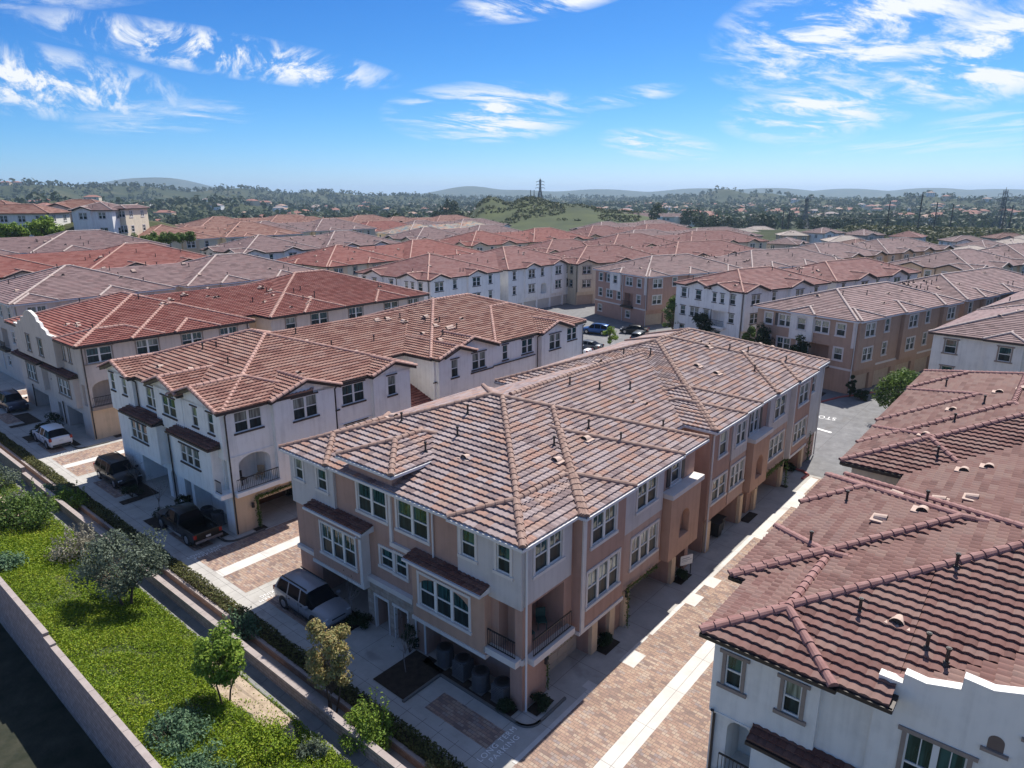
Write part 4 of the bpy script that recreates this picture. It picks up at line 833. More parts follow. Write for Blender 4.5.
# ------------------------------------------------------------------ terrain
P0_ = R(15.63)
def px_dir(px, py):
    u = (px-512)/682.7; v = (py-384)/682.7
    return u, math.cos(P0_)-v*math.sin(P0_), -math.sin(P0_)-v*math.cos(P0_)
HILLS = []
def hill(px, py, D, wpx, depth, base=-12):
    d = px_dir(px, py); k = D/d[1]; HILLS.append((d[0]*k, D, CAMH+d[2]*k-base, wpx/709.0*D, depth))
hill(492, 200, 640, 26, 110); hill(530, 201.5, 625, 46, 130); hill(572, 207.5, 615, 56, 130); hill(620, 215, 600, 56, 120); hill(458, 214, 650, 24, 100)
hill(724, 191.5, 2300, 24, 260, -14); hill(762, 195.5, 2200, 32, 260, -14); hill(690, 199, 2400, 50, 300, -14); hill(810, 200, 1700, 30, 200, -14)
hill(922, 197, 1700, 30, 200, -14); hill(878, 202, 1650, 28, 220, -14); hill(985, 203, 1600, 40, 220, -14); hill(1060, 200, 1900, 50, 260, -14)
hill(30, 186, 1700, 60, 350, -14); hill(130, 187.5, 2000, 70, 400, -14); hill(240, 189, 2300, 60, 400, -14); hill(320, 193, 2400, 60, 400, -14); hill(400, 197, 2500, 60, 350, -14); hill(-80, 184, 1800, 80, 400, -14)
hill(60, 205, 820, 70, 160, -14); hill(210, 205, 1150, 70, 200, -14)
hill(560, 199, 3300, 120, 500, -14); hill(640, 198.5, 3300, 100, 500, -14); hill(860, 202, 3300, 160, 500, -14); hill(460, 199, 3000, 60, 500, -14)
for px, py, w in ((140, 181.5, 60), (170, 182, 50), (470, 189.5, 45), (520, 193, 60), (600, 192.5, 70), (700, 191.5, 70), (770, 191, 60), (850, 192, 60), (930, 191, 60), (1000, 192, 60), (1090, 192, 90)): hill(px, py-2.6, 6200, w, 700, -14)
def gz(x, y):
    s, t = ST(x, y); r = math.hypot(x, y)
    z = -.10
    if s < 0: z = -.10-1.05*sm(-5.3, -6.6, s) if False else (-.10 if s > -5.0 else -1.2)
    rise = .05*max(0, t-108)*(1-sm(50, 110, s))
    rise = min(rise, 5)
    z += rise
    # terrace of the hillside houses on the far left
    hx, hy = x+92, y-172
    z += 12.6*sm(34, 20, abs(y-194))*sm(-88, -104, x)*sm(-210, -180, x)
    f = sm(330, 620, r)
    z = z*(1-f)+(-9)*f
    z += 8*sm(30, 0, math.hypot((x-0.60*430)/1.6, y-430)/6)
    if r > 420:
        top = 0
        for hx, hy, a, wx, wy in HILLS:
            q = ((x-hx)/wx)**2+((y-hy)/wy)**2
            if q < 9: top += (max(a, 0)*math.exp(-q*1.1))**5
        z += top**.2
        z += 3*math.sin(x*.006)*math.sin(y*.0045+1)*sm(600, 2000, r)
    return z
v = []; f = []
rad = [0, 4, 8, 12, 16, 20, 25, 30, 36]+[42+i*9 for i in range(50)]+[500+i*22 for i in range(40)]+[1400+i*70 for i in range(36)]+[4000, 4500]+[5000+i*170 for i in range(18)]+[8400, 9500, 11500]
na = 300
def angs(): return [R(-62+124*i/(na-1)) for i in range(na)]
AN = [R(-62+124*i/(na-1)) for i in range(na)]+[R(62+236*i/30) for i in range(1, 30)]
nn = len(AN)
for r in rad:
    for a in AN: x, y = math.sin(a)*r, math.cos(a)*r; v.append((x, y, gz(x, y)))
for i in range(len(rad)-1):
    for j in range(nn):
        j2 = (j+1) % nn; f.append((i*nn+j, i*nn+j2, (i+1)*nn+j2, (i+1)*nn+j))
m, t_, bs = newmat('open_ground')
g_ = mnode(t_, 'ShaderNodeNewGeometry'); nz = mnode(t_, 'ShaderNodeTexNoise'); nz.inputs['Scale'].default_value = .012; nz.inputs['Detail'].default_value = 8; nz.inputs['Roughness'].default_value = .68
t_.links.new(g_.outputs['Position'], nz.inputs['Vector'])
rr = ramp(t_, [(.30, (.018, .026, .014)), (.45, (.034, .045, .02)), (.56, (.055, .062, .028)), (.66, (.085, .08, .045)), (.76, (.15, .125, .085))]); t_.links.new(nz.outputs[0], rr.inputs[0]); t_.links.new(rr.outputs[0], bs.inputs['Base Color']); bs.inputs['Roughness'].default_value = .95; bs.inputs['Specular IOR Level'].default_value = .1
n2 = mnode(t_, 'ShaderNodeTexNoise'); n2.inputs['Scale'].default_value = .12; n2.inputs['Detail'].default_value = 6; t_.links.new(g_.outputs['Position'], n2.inputs['Vector'])
bp = mnode(t_, 'ShaderNodeBump'); bp.inputs['Strength'].default_value = .8; bp.inputs['Distance'].default_value = 3; t_.links.new(n2.outputs[0], bp.inputs['Height']); t_.links.new(bp.outputs[0], bs.inputs['Normal'])
me = bpy.data.meshes.new('ground'); me.from_pydata(v, [], f); me.materials.append(m); me.materials.append(noisy('hill_grass', (.022, .033, .013), (.075, .092, .026), .022, .95, detail=9))
HG = [(h[0], h[1], h[3]*1.3, h[4]*1.3) for h in HILLS[:5]]
me.materials.append(noisy('bounce_ground', (.24, .20, .13), (.36, .31, .21), .15, .95))  # unseen ground behind the camera made pale to bounce warm light onto the fronts
me.polygons.foreach_set('material_index', [2 if p.center.length < 420 and ST(p.center.x, p.center.y)[0] < -19 else 1 if any(((p.center.x-a)/c)**2+((p.center.y-b)/d)**2 < 1.6 for a, b, c, d in HG) else 0 for p in me.polygons])
me.polygons.foreach_set('use_smooth', [True]*len(f)); me.update()
go = bpy.data.objects.new('ground', me); COL.objects.link(go); tag(go, kind='structure')

# ------------------------------------------------------------------ paving
def concmat(name, c0, c1, w, h):
    m, t, b = newmat(name); uv = mnode(t, 'ShaderNodeUVMap'); br = mnode(t, 'ShaderNodeTexBrick'); br.offset = 0.0
    br.inputs['Scale'].default_value = 1; br.inputs['Brick Width'].default_value = w; br.inputs['Row Height'].default_value = h; br.inputs['Mortar Size'].default_value = .012
    t.links.new(uv.outputs[0], br.inputs['Vector']); nz = mnode(t, 'ShaderNodeTexNoise'); nz.inputs['Scale'].default_value = .8; nz.inputs['Detail'].default_value = 8; nz.inputs['Roughness'].default_value = .7; t.links.new(uv.outputs[0], nz.inputs['Vector'])
    r = ramp(t, [(.3, c0), (.68, c1)]); t.links.new(nz.outputs[0], r.inputs[0]); mx = mnode(t, 'ShaderNodeMix', data_type='RGBA'); t.links.new(br.outputs['Fac'], mx.inputs['Factor']); t.links.new(r.outputs[0], mx.inputs[6]); mx.inputs[7].default_value = (c0[0]*.45, c0[1]*.45, c0[2]*.45, 1)
    n4 = mnode(t, 'ShaderNodeTexNoise'); n4.inputs['Scale'].default_value = .35; n4.inputs['Detail'].default_value = 3; n4.inputs['Distortion'].default_value = 1.0; t.links.new(uv.outputs[0], n4.inputs['Vector'])
    mr = mnode(t, 'ShaderNodeMapRange'); mr.inputs['From Min'].default_value = .62; mr.inputs['From Max'].default_value = .74; mr.inputs['To Max'].default_value = .35; t.links.new(n4.outputs[0], mr.inputs['Value'])
    m3 = mnode(t, 'ShaderNodeMix', data_type='RGBA'); t.links.new(mr.outputs[0], m3.inputs['Factor']); t.links.new(mx.outputs[2], m3.inputs[6]); m3.inputs[7].default_value = (.12, .11, .10, 1)
    t.links.new(m3.outputs[2], b.inputs['Base Color']); b.inputs['Roughness'].default_value = .9; b.inputs['Specular IOR Level'].default_value = .25; return m
CONC = concmat('concrete', (.34, .325, .30), (.46, .445, .415), 2.4, 2.4); WALK = concmat('walk_concrete', (.36, .345, .325), (.47, .455, .43), 1.75, 1.07); STRIP = concmat('strip_concrete', (.50, .48, .45), (.62, .60, .57), 3.05, 5)
PAVER = pavermat('brick_pavers'); SOIL = noisy('dark_soil', (.025, .018, .013), (.06, .042, .03), 3, .95, .6, 20)
ASPH = concmat('asphalt', (.13, .13, .135), (.22, .22, .225), 400, 400)
SAND = noisy('dry_soil', (.26, .20, .145), (.42, .34, .26), 2, .95, .6, 12)
def sheet(name, quads, mat, z, lab=None, kind='structure'):
    b = MB()
    for q in quads:
        if len(q) == 4 and not isinstance(q[0], tuple): s0, s1, t0, t1 = q; pts = [(s0, t0), (s1, t0), (s1, t1), (s0, t1)]
        else: pts = q
        b.poly([W(a, c, z) for a, c in pts], 0, [(a, c) for a, c in pts])
    return tag(b.build(name, mat), kind=kind)
sheet('pavement', [(-4.32, 46, -45, 110)], CONC, 0.0); sheet('estate_road', [(44, 190, -12, 150)], ASPH, -.02)
sheet('road', [(38.6, 66, -2.7, 12), (45.5, 66.5, 12, 80), (39.6, 75, -8.5, -2.7), (66, 110, -6.5, .5), (60, 160, -10, -6.5)], ASPH, .006)
pv = []; pu = []; stp = []
for t0 in (-8.3, 19.6, 47.8, 77.0):
    t1 = t0+6.55; 
    b_ = (t0+2.85, t0+3.85)
    pv += [(-3.2, 38.2, t0, b_[0]), (-3.2, 38.2, b_[1], t1)]; stp += [(-3.2, 38.2, *b_)]
bp_ = MB()
for s0, s1, t0, t1 in pv: bp_.poly([W(s0, t0, .008), W(s1, t0, .008), W(s1, t1, .008), W(s0, t1, .008)], 0, [(t0, s0), (t0, s1), (t1, s1), (t1, s0)])
tag(bp_.build('alley', PAVER), kind='structure')
sheet('path', [(-4.32, -3.22, -45, 110)], WALK, .012)
sheet('alley_strip', stp, STRIP, .010)
tabs = [(-2.6, 3.3, -1.78, -1.55), (3.31, 3.9, -1.78, -1.2), (6.2, 7.5, -2.5, -1.6), (7.51, 9.0, -1.8, -1.6), (9.3, 13.39, -1.9, -1.66), (13.4, 14.7, -2.5, -1.66), (14.71, 15.99, -1.9, -1.66), (16, 17.2, -2.55, -1.66), (17.21, 24.19, -1.95, -1.66), (24.2, 25.6, -2.7, -1.66), (25.61, 30.99, -2.3, -1.66), (31, 34, -3.2, -1.66), (34.01, 38, -2.3, -1.66)]
sheet('alley_edge', tabs, STRIP, .014)
# parking bays with paver insets in front of each row, planting beds between them
ins = []; soil = []
for o in (0.0, 27.3, 56.0):
    ins += [(-2.8, -1.45, o-.2, o+3.8), (-2.85, -1.4, o+13.2, o+18.0)]
    soil += [(-3.15, -.15, o+4.95, o+7.3), (-.62, -.02, o+.2, o+6.4), (-1.5, -.1, o+11.4, o+16.2), (-3.0, -1.5, o+11.3, o+12.2)]
ib = MB()
for s0, s1, t0, t1 in ins: ib.poly([W(s0, t0, .008), W(s1, t0, .008), W(s1, t1, .008), W(s0, t1, .008)], 0, [(t0, s0), (t0, s1), (t1, s1), (t1, s0)])
tag(ib.build('parking_bay', PAVER), kind='structure')
soil += [(.2, 1.6, -.75, -.08), (6.1, 7.6, -.85, -.1), (15.0, 16.6, -.8, -.1), (26, 28, -.8, -.1), (34.3, 34.8, -.8, -.1), (1.5, 2.4, 26.3, 26.95), (60, 66.5, 5.2, 22), (41, 45, 1, 18), (3, 4.6, 55.7, 56.6)]
sheet('planting_bed', soil, SOIL, .03)
kb = MB()                                                        # low kerbs round the beds and bays
def kerb(pts, w=.13, h=.12, mb=None, z=0):
    mb = mb or kb
    for (a, c), (a2, c2) in zip(pts, pts[1:]):
        p, q = W(a, c), W(a2, c2); d = (q-p).normalized(); n_ = Vector((-d.y, d.x, 0))*w/2; e = d*w/2
        c4 = [p-n_-e, q-n_+e, q+n_+e, p+n_-e]; up = Vector((0, 0, h)); zz = Vector((0, 0, z))
        mb.mesh([x+zz for x in c4]+[x+up+zz for x in c4], [(4, 5, 6, 7), (0, 1, 5, 4), (1, 2, 6, 5), (2, 3, 7, 6), (3, 0, 4, 7)])
for o in (0.0, 27.3, 56.0):
    arc = [(-.75+.75*(1-math.cos(x))*1.0+.0, o-.35-.72*math.sin(x)) for x in [R(9*i) for i in range(11)]]
    kerb([(-3.2, o+4.86), (-.72, o+4.86), (-.75, o-.3)]+arc+[(2.0, o-1.07)], .12, .11)
kerb([(-4.35, -45), (-4.35, 78)], .1, .06)
tag(kb.build('kerb', CONC), kind='structure')
rk = MB(); kerb([(58.3, 4.3), (60.2, 4.75), (61.9, 4.6), (65.5, 3.4), (68.2, 1.9), (71, .5)], .22, .14, rk); kerb([(37.2, -1.2), (38.3, -1.3), (38.9, -.7), (39, .2)], .2, .14, rk); tag(rk.build('red_kerb', simple('red_kerb_paint', (.36, .09, .08), .7)), kind='structure')
kw = MB(); kerb([(46, -2.75), (50.7, -2.7), (60, -3.0), (66, -3.6)], .5, .13, kw); tag(kw.build('kerb', STRIP), kind='structure'); sheet('verge', [[(46, -8), (66, -8), (66, -3.8), (60, -3.2), (46, -2.9)]], SAND, .09)
# painted road markings
PAINT = simple('road_paint', (.82, .81, .79), .8)
def text(body, name, label, s, t, rot, size, z=.02, sx=1.0, mat=PAINT):
    cu = bpy.data.curves.new(name, 'FONT'); cu.body = body; cu.size = size; cu.align_x = 'CENTER'; cu.align_y = 'CENTER'
    try: cu.space_character = 1.12; cu.space_line = 1.05
    except Exception: pass
    to = bpy.data.objects.new('tmp', cu); COL.objects.link(to); bpy.context.view_layer.update()
    me = bpy.data.meshes.new_from_object(to.evaluated_get(bpy.context.evaluated_depsgraph_get())); bpy.data.objects.remove(to)
    me.materials.append(mat) if not me.materials else me.materials.__setitem__(0, mat)
    me.name = name; o = bpy.data.objects.new(name, me); COL.objects.link(o); o.location = W(s, t, z); o.rotation_euler = (0, 0, rot); o.scale = (sx, 1, 1)
    return tag(o, label, 'road marking', 'painted road lettering')
text('LONG TERM\nPARKING', 'painted_lettering', 'white LONG TERM PARKING lettering on pavers at the foreground corner', -2.25, -.62, AA, .40, sx=1.05)
text('LONG TERM\nPARKING', 'painted_lettering', 'white LONG TERM PARKING lettering behind the black pickup', -2.4, 26.25, AA, .40)
text('LONG TERM\nPARKING', 'painted_lettering', 'white LONG TERM PARKING lettering behind the white hatchback', -1.6, 55.1, AA, .40)
text('LONG TERM\nPARKING', 'painted_lettering', 'white LONG TERM PARKING lettering behind the silver car', -2.1, 18.25, AA+math.pi, .36)
text('STOP', 'painted_lettering', 'white STOP lettering on the sunlit asphalt road', 56.2, 2.5, AA+R(96), 1.5, sx=.62)
lb = MB()
for q in ([(52.3, 3.3), (51.6, .4), (51.2, .45), (51.9, 3.35)],): lb.poly([W(a, c, .02) for a, c in q])
tag(lb.build('stop_line', PAINT), 'white painted stop line across the sunlit road', 'road marking')

# ------------------------------------------------------------------ retaining walls, channel, lawn
BLOCK = stonemat('split_block', (.30, .235, .225), (.38, .31, .30), .42, .21, (.13, .10, .09)); COPING = noisy('wall_coping', (.29, .245, .23), (.37, .32, .30), 2, .9, .2)
def wallobj(label, s0, s1, segs, zb, mat, capw=.03):
    """segs: list of (t0, t1, top)"""
    b = MB(); c = MB()
    for t0, t1, zt in segs:
        for sp in (s0, s1):
            b.poly([W(sp, t0, zb), W(sp, t1, zb), W(sp, t1, zt-.1), W(sp, t0, zt-.1)], 0, [(t0, zb), (t1, zb), (t1, zt), (t0, zt)])
        for tp in (t0, t1): b.poly([W(s0, tp, zb), W(s1, tp, zb), W(s1, tp, zt-.1), W(s0, tp, zt-.1)], 0, [(s0, zb), (s1, zb), (s1, zt), (s0, zt)])
        n = max(1, int((t1-t0)/1.2))
        for i in range(n):
            a0 = t0+(t1-t0)*i/n+.008; a1 = t0+(t1-t0)*(i+1)/n-.008
            lo = [W(s0-capw, a0, zt-.1), W(s1+capw, a0, zt-.1), W(s1+capw, a1, zt-.1), W(s0-capw, a1, zt-.1)]; c.mesh(lo+[x+Vector((0, 0, .1)) for x in lo], [(0, 3, 2, 1), (4, 5, 6, 7), (0, 1, 5, 4), (1, 2, 6, 5), (2, 3, 7, 6), (3, 0, 4, 7)])
    root = empty('retaining_wall', W((s0+s1)/2, segs[0][0], zb)); tag(root, label, 'wall')
    for nm, mb, mt in (('block_face', b, mat), ('coping', c, COPING)):
        o = mb.build(nm, mt, root); o.matrix_parent_inverse = Matrix.Translation(-root.location)
    return root
wallobj('long low brown garden wall with pale coping between lawn and front walk', -6.70, -6.45, [(-12, 49.6, 1.0), (49.6, 80, 1.45)], -1.1, BLOCK)
wallobj('tall purplish block retaining wall at the lower left below the lawn', -13.62, -13.40, [(-8, 19.2, 2.2), (19.2, 20.2, 2.32), (20.2, 80, 2.5)], -1.6, BLOCK, .025)
wallobj('knee-high brown kerb wall under the clipped hedge', -5.42, -5.24, [(-12, 78, .34)], -1.1, stonemat('kerb_wall_block', (.30, .20, .15), (.36, .25, .19), .4, .2, (.2, .14, .11)), .01)
sheet('drain_channel', [(-6.44, -5.42, -12, 80)], concmat('channel_concrete', (.24, .23, .22), (.33, .32, .30), 2.5, 3), -.12)
sheet('hedge_bed', [(-5.24, -4.38, -12, 80)], SOIL, .05)
sw = MB(); n = 40
for i in range(n):
    t0 = -12+92*i/n; t1 = -12+92*(i+1)/n
    for (a, za), (c_, zc) in zip([(-6.70, .25), (-7.0, .17), (-7.35, .25)], [(-7.0, .17), (-7.35, .25), (-7.5, .32)]): sw.poly([W(a, t0, za), W(a, t1, za), W(c_, t1, zc), W(c_, t0, zc)], 0, [(t0, a), (t1, a), (t1, c_), (t0, c_)])
tag(sw.build('swale', concmat('swale_concrete', (.16, .16, .16), (.24, .24, .235), 1.6, 5)), kind='structure')
from mathutils import noise
def lz(s, t): return .30+(-7.45-s)/5.95*1.6+.16*noise.noise(Vector((s*.5, t*.5, 0)))*min(1, max(0, (-7.45-s)*1.2))
lv = MB(); ns, nt2 = 18, 110
LP = [[W(-7.45-5.99*i/ns, -12+92*j/nt2, lz(-7.45-5.99*i/ns, -12+92*j/nt2)) for j in range(nt2+1)] for i in range(ns+1)]
for i in range(ns):
    for j in range(nt2): lv.poly([LP[i][j], LP[i][j+1], LP[i+1][j+1], LP[i+1][j]])
m, t_, bs = newmat('bank_soil'); g_ = mnode(t_, 'ShaderNodeNewGeometry'); nz = mnode(t_, 'ShaderNodeTexNoise'); nz.inputs['Scale'].default_value = 1.2; nz.inputs['Detail'].default_value = 6; t_.links.new(g_.outputs['Position'], nz.inputs['Vector'])
rr = ramp(t_, [(.35, (.03, .045, .014)), (.55, (.06, .08, .022)), (.7, (.10, .09, .045))]); t_.links.new(nz.outputs[0], rr.inputs[0]); t_.links.new(rr.outputs[0], bs.inputs['Base Color']); bs.inputs['Roughness'].default_value = 1
tag(lv.build('bank', m, smooth=True), kind='structure')
def patch(pts, z0, mat, name):
    b = MB(); c = (sum(p[0] for p in pts)/len(pts), sum(p[1] for p in pts)/len(pts)); n = len(pts); k = 5
    for i in range(n):
        for q in range(k):
            A_ = pts[i]; B_ = pts[(i+1) % n]; L0 = lambda P, f: (c[0]+(P[0]-c[0])*f, c[1]+(P[1]-c[1])*f)
            quad = [L0(A_, q/k), L0(B_, q/k), L0(B_, (q+1)/k), L0(A_, (q+1)/k)]
            if q == 0: quad = quad[1:]
            b.poly([W(s, t, lz(s, t)+.035) for s, t in quad])
    return tag(b.build(name, mat), kind='structure')
patch([(-7.6, 15.5), (-7.6, 7.5), (-8.3, 6.2), (-8.9, 8.0), (-9.3, 10.5), (-8.8, 13.5)], 0, SAND, 'bare_earth'); patch([(-8.0, 29.5), (-8.1, 24.0), (-8.9, 24.0), (-9.2, 27), (-8.6, 30)], 0, SAND, 'bare_earth')
patch([(-8.4, 46), (-8.6, 41), (-10.6, 40), (-12, 43), (-11, 47)], 0, SAND, 'bare_earth')
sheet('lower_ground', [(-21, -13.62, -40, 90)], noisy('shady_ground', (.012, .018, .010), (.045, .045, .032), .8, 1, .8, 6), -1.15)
# ------------------------------------------------------------------ vehicles (front towards local +x)
TYRE = simple('tyre_rubber', (.018, .018, .018), .8); RIM = simple('alloy_rim', (.45, .45, .47), .3, .9); CGLASS = simple('car_glass', (.008, .010, .014), .06, 0, .25); CGLASS.node_tree.nodes['Principled BSDF'].inputs['IOR'].default_value = 1.22; BLK = simple('black_plastic', (.02, .02, .02), .6)
LAMP = simple('headlamp_lens', (.55, .57, .6), .12); TAIL = simple('tail_lamp', (.32, .015, .015), .2); CHROME = simple('chrome', (.6, .6, .6), .15, 1.0); PLATE = simple('number_plate', (.6, .6, .58), .5)
def paint(name, c, metal=.35):
    if name in MATS: return MATS[name]
    m, t, b = newmat(name); b.inputs['Base Color'].default_value = (*c, 1); b.inputs['Metallic'].default_value = metal; b.inputs['Roughness'].default_value = .32; b.inputs['Coat Weight'].default_value = .25; b.inputs['Specular IOR Level'].default_value = .3; b.inputs['Coat Roughness'].default_value = .04
    MATS[name] = m; return m
SUVS = [(-2.45, .40, .70, .74, .78, .72), (-2.42, .30, .95, .99, .86, .80), (-2.34, .26, 1.04, 1.10, .90, .80), (-2.12, .25, 1.07, 1.60, .91, .64), (-1.98, .25, 1.07, 1.68, .92, .66), (-1.10, .25, 1.06, 1.76, .93, .69), (-1.0, .25, 1.06, 1.765, .93, .69), (.02, .25, 1.04, 1.77, .93, .69), (.12, .25, 1.04, 1.765, .93, .69), (.62, .25, 1.03, 1.70, .93, .67),
        (1.28, .25, 1.02, 1.09, .93, .76), (1.75, .25, .98, 1.04, .92, .72), (2.2, .26, .88, .93, .90, .66), (2.38, .28, .74, .78, .84, .62), (2.46, .38, .58, .60, .76, .58)]
HAT = [(-2.35, .40, .72, .76, .78, .72), (-2.30, .28, .96, 1.0, .86, .80), (-2.15, .26, 1.04, 1.10, .90, .76), (-1.45, .25, 1.05, 1.56, .92, .62), (-1.30, .25, 1.05, 1.60, .92, .63), (-.85, .25, 1.04, 1.65, .93, .66), (-.76, .25, 1.04, 1.655, .93, .66), (.05, .25, 1.02, 1.66, .93, .66), (.14, .25, 1.02, 1.655, .93, .66), (.55, .25, 1.01, 1.60, .93, .65),
       (1.25, .25, 1.0, 1.05, .93, .76), (1.7, .25, .95, 1.0, .92, .72), (2.15, .26, .85, .89, .90, .66), (2.33, .28, .70, .74, .84, .62), (2.42, .38, .56, .58, .74, .56)]
SED = [(-2.4, .40, .70, .72, .76, .70), (-2.34, .28, .90, .93, .84, .76), (-2.2, .26, .97, 1.01, .88, .74), (-1.75, .25, .98, 1.04, .90, .72), (-1.1, .25, .98, 1.38, .91, .60), (-.9, .25, .98, 1.42, .91, .60), (-.5, .25, .97, 1.46, .91, .61), (-.42, .25, .97, 1.465, .91, .61), (.2, .25, .95, 1.46, .91, .61), (.28, .25, .95, 1.455, .91, .61),
       (.5, .25, .94, 1.40, .91, .60), (1.25, .25, .92, .97, .91, .74), (1.75, .25, .87, .92, .90, .70), (2.2, .27, .76, .80, .86, .64), (2.36, .36, .58, .60, .76, .58)]
def car(name, label, st, rot, pm, kind='suv', sc=1.06, rail=True, z=0):
    root = empty(name, W(st[0], st[1], z), rot); root.scale = (sc, sc, sc); tag(root, label, 'car' if kind != 'pickup' else 'pickup truck')
    P = {'suv': SUVS, 'hat': HAT, 'sed': SED}.get(kind, SUVS)
    if kind == 'pickup':
        P = [(-.62, .42, .9, .95, .90, .86), (-.60, .40, 1.12, 1.2, .95, .84), (-.50, .40, 1.12, 1.72, .95, .68), (-.2, .40, 1.12, 1.83, .95, .70), (.05, .40, 1.12, 1.85, .95, .70), (.13, .40, 1.12, 1.85, .95, .70), (.75, .40, 1.11, 1.85, .95, .70), (1.0, .40, 1.10, 1.77, .95, .68), (1.62, .40, 1.10, 1.17, .95, .8), (2.1, .40, 1.07, 1.13, .95, .80), (2.75, .42, 1.0, 1.06, .93, .76), (2.88, .45, .78, .82, .88, .74), (2.92, .5, .66, .68, .84, .7)]
    pts = []; body = MB(); gl = MB()
    for x, zb, zk, zt, w, wt in P:
        pts.append([(0, zb), (w*.88, zb), (w*.98, zb+.14), (w, (zb+zk)/2+.06), (w*.985, zk-.05), (w*.955, zk), (wt, zt-.06), (wt*.82, zt), (0, zt+.025)])
    V_ = []; n = 9
    for (x, *_), pr in zip(P, pts):
        for y, z in pr: V_.append((x, y, z))
        for y, z in pr: V_.append((x, -y, z))
    roofs = [i for i in range(len(P)) if P[i][3]-P[i][2] > .33]
    body.v = list(V_); gl.v = list(V_)
    for i in range(len(P)-1):
        a, c = i*2*n, (i+1)*2*n
        both = i in roofs and i+1 in roofs; one = (i in roofs) != (i+1 in roofs); dx = P[i+1][0]-P[i][0]
        for sd in (0, n):
            for k in range(n-1):
                q = (a+sd+k, a+sd+k+1, c+sd+k+1, c+sd+k)
                g = (k == 5 and both and dx > .13) or (k in (6, 7) and one) or (k == 5 and one and dx > .3)
                if kind == 'suv' and one and P[i][0] < 0: g = k in (6, 7) and True
                m_ = gl if g else body
                m_.f.append(q); m_.m.append(0); m_.uv.extend([(0, 0)]*4)
    for i in (0, len(P)-1):
        a = i*2*n; body.f.append(tuple([a+k for k in range(n)]+[a+n+k for k in range(n-1, -1, -1)])); body.m.append(0); body.uv.extend([(0, 0)]*(2*n))
    if kind == 'pickup':
        cb_ = MB(); cb_.box(-3.06, -2.93, -.92, .92, .5, .68); cb_.build('rear_bumper', CHROME, root)
        for sg in (-1, 1): body.box(-2.92, -.58, sg*.95-(.10 if sg > 0 else 0), sg*.95+(0 if sg > 0 else .10), .48, 1.14)
        body.box(-2.95, -2.85, -.95, .95, .48, 1.14); body.box(-2.9, -.6, -.9, .9, .42, .55)
    bo = body.build('body', pm, root, smooth=True)
    try:
        md = bo.modifiers.new('edge', 'EDGE_SPLIT'); md.split_angle = R(38)
    except Exception: pass
    gl.build('window_glass', CGLASS, root, smooth=False)
    x0, x1 = P[0][0], P[-1][0]; wx = (1.45, -1.42) if kind != 'pickup' else (2.0, -1.75)
    if kind == 'pickup': x0 = -2.95
    r = .355 if kind != 'pickup' else .42; hw = P[5][4]
    ar = MB()
    for x in wx:
        for sg in (-1, 1):
            t = MB(); t.tube((x, sg*(hw-.2), r), (x, sg*(hw+.015), r), r, r, 18)
            wo = t.build('wheel', TYRE, root); t = MB(); t.tube((x, sg*(hw-.0), r), (x, sg*(hw+.025), r), r*.68, r*.60, 14); t.build('rim', RIM, wo)
            ar.tube((x, sg*(hw-.25), r+.04), (x, sg*(hw+.006), r+.04), r+.07, r+.07, 18)
    ar.build('wheel_arches', BLK, root)
    t = MB(); zb = P[5][1]
    t.box(x1-.32, x1-.0, -.62, .62, zb+.06, zb+.22); t.box(x0-.02, x0+.3, -.7, .7, zb+.06, zb+.22)
    for sg in (-1, 1): t.box(-1.0, 1.0, sg*hw-.02, sg*hw+.012, zb-.02, zb+.12)
    t.build('bumper_trim', BLK if kind != 'pickup' else CHROME, root)
    t = MB(); gx = x1-.14; gz0 = P[-2][2]; t.box(gx, x1-.02, -.42, .42, gz0-.17, gz0-.02); t.build('grille', BLK, root)
    for sg in (-1, 1):
        t = MB(); t.box(x1-.42, x1-.12, sg*.73-.14, sg*.73+.14, P[-2][2]-.08, P[-2][2]+.07); t.build('headlight', LAMP, root)
        t = MB(); zt_ = P[2][2] if kind != 'pickup' else 1.05; t.box(x0-.01, x0+.16, sg*(.80 if kind != 'pickup' else .86)-.09, sg*(.80 if kind != 'pickup' else .86)+.10, zt_-.24, zt_+.02); t.build('tail_light', TAIL, root)
        mx_ = 1.0 if kind != 'pickup' else 1.35; t = MB(); t.box(mx_-.08, mx_+.08, sg*(hw+.02), sg*(hw+.22), 1.06 if kind != 'pickup' else 1.16, 1.2 if kind != 'pickup' else 1.32); t.build('mirror', pm, root)
    if rail and kind == 'suv':
        for sg in (-1, 1): t = MB(); t.box(-1.85, .5, sg*.6-.02, sg*.6+.02, 1.76, 1.82); t.build('roof_rail', BLK, root)
    t = MB(); t.box(x0-.03, x0+.0, -.16, .16, .72, .84); t.build('number_plate', PLATE, root)
    t = MB()
    for sg in (-1, 1):
        for xx in ((.07, -1.05) if kind != 'pickup' else (.09, -.4)): t.box(xx-.015, xx+.0, sg*(hw-.02), sg*(hw+.006), .45, 1.0)
        for xx in ((-.75, .4)): t.box(xx-.10, xx+.02, sg*(hw-.01), sg*(hw+.03), .90, .93)
    t.build('door_handle', BLK, root)
    if kind in ('sed', 'hat') and False: pass
    return root
SILV = paint('silver_paint', (.30, .31, .34), .3); BLKP = paint('black_paint', (.004, .004, .005), 0); WHTP = paint('white_paint', (.70, .70, .71), .05); BLUP = paint('blue_paint', (.03, .10, .28), .3); REDP = paint('red_paint', (.22, .02, .03), .3); GRYP = paint('grey_paint', (.14, .15, .16), .5); NAVP = paint('navy_paint', (.02, .025, .05), .3)
Tm, Tp = AA-math.pi/2, AA+math.pi/2
car('parked_suv', 'silver family car parked beside the pink-brown building, seen from above', (-1.62, 14.75), Tm, SILV, 'suv', 1.07)
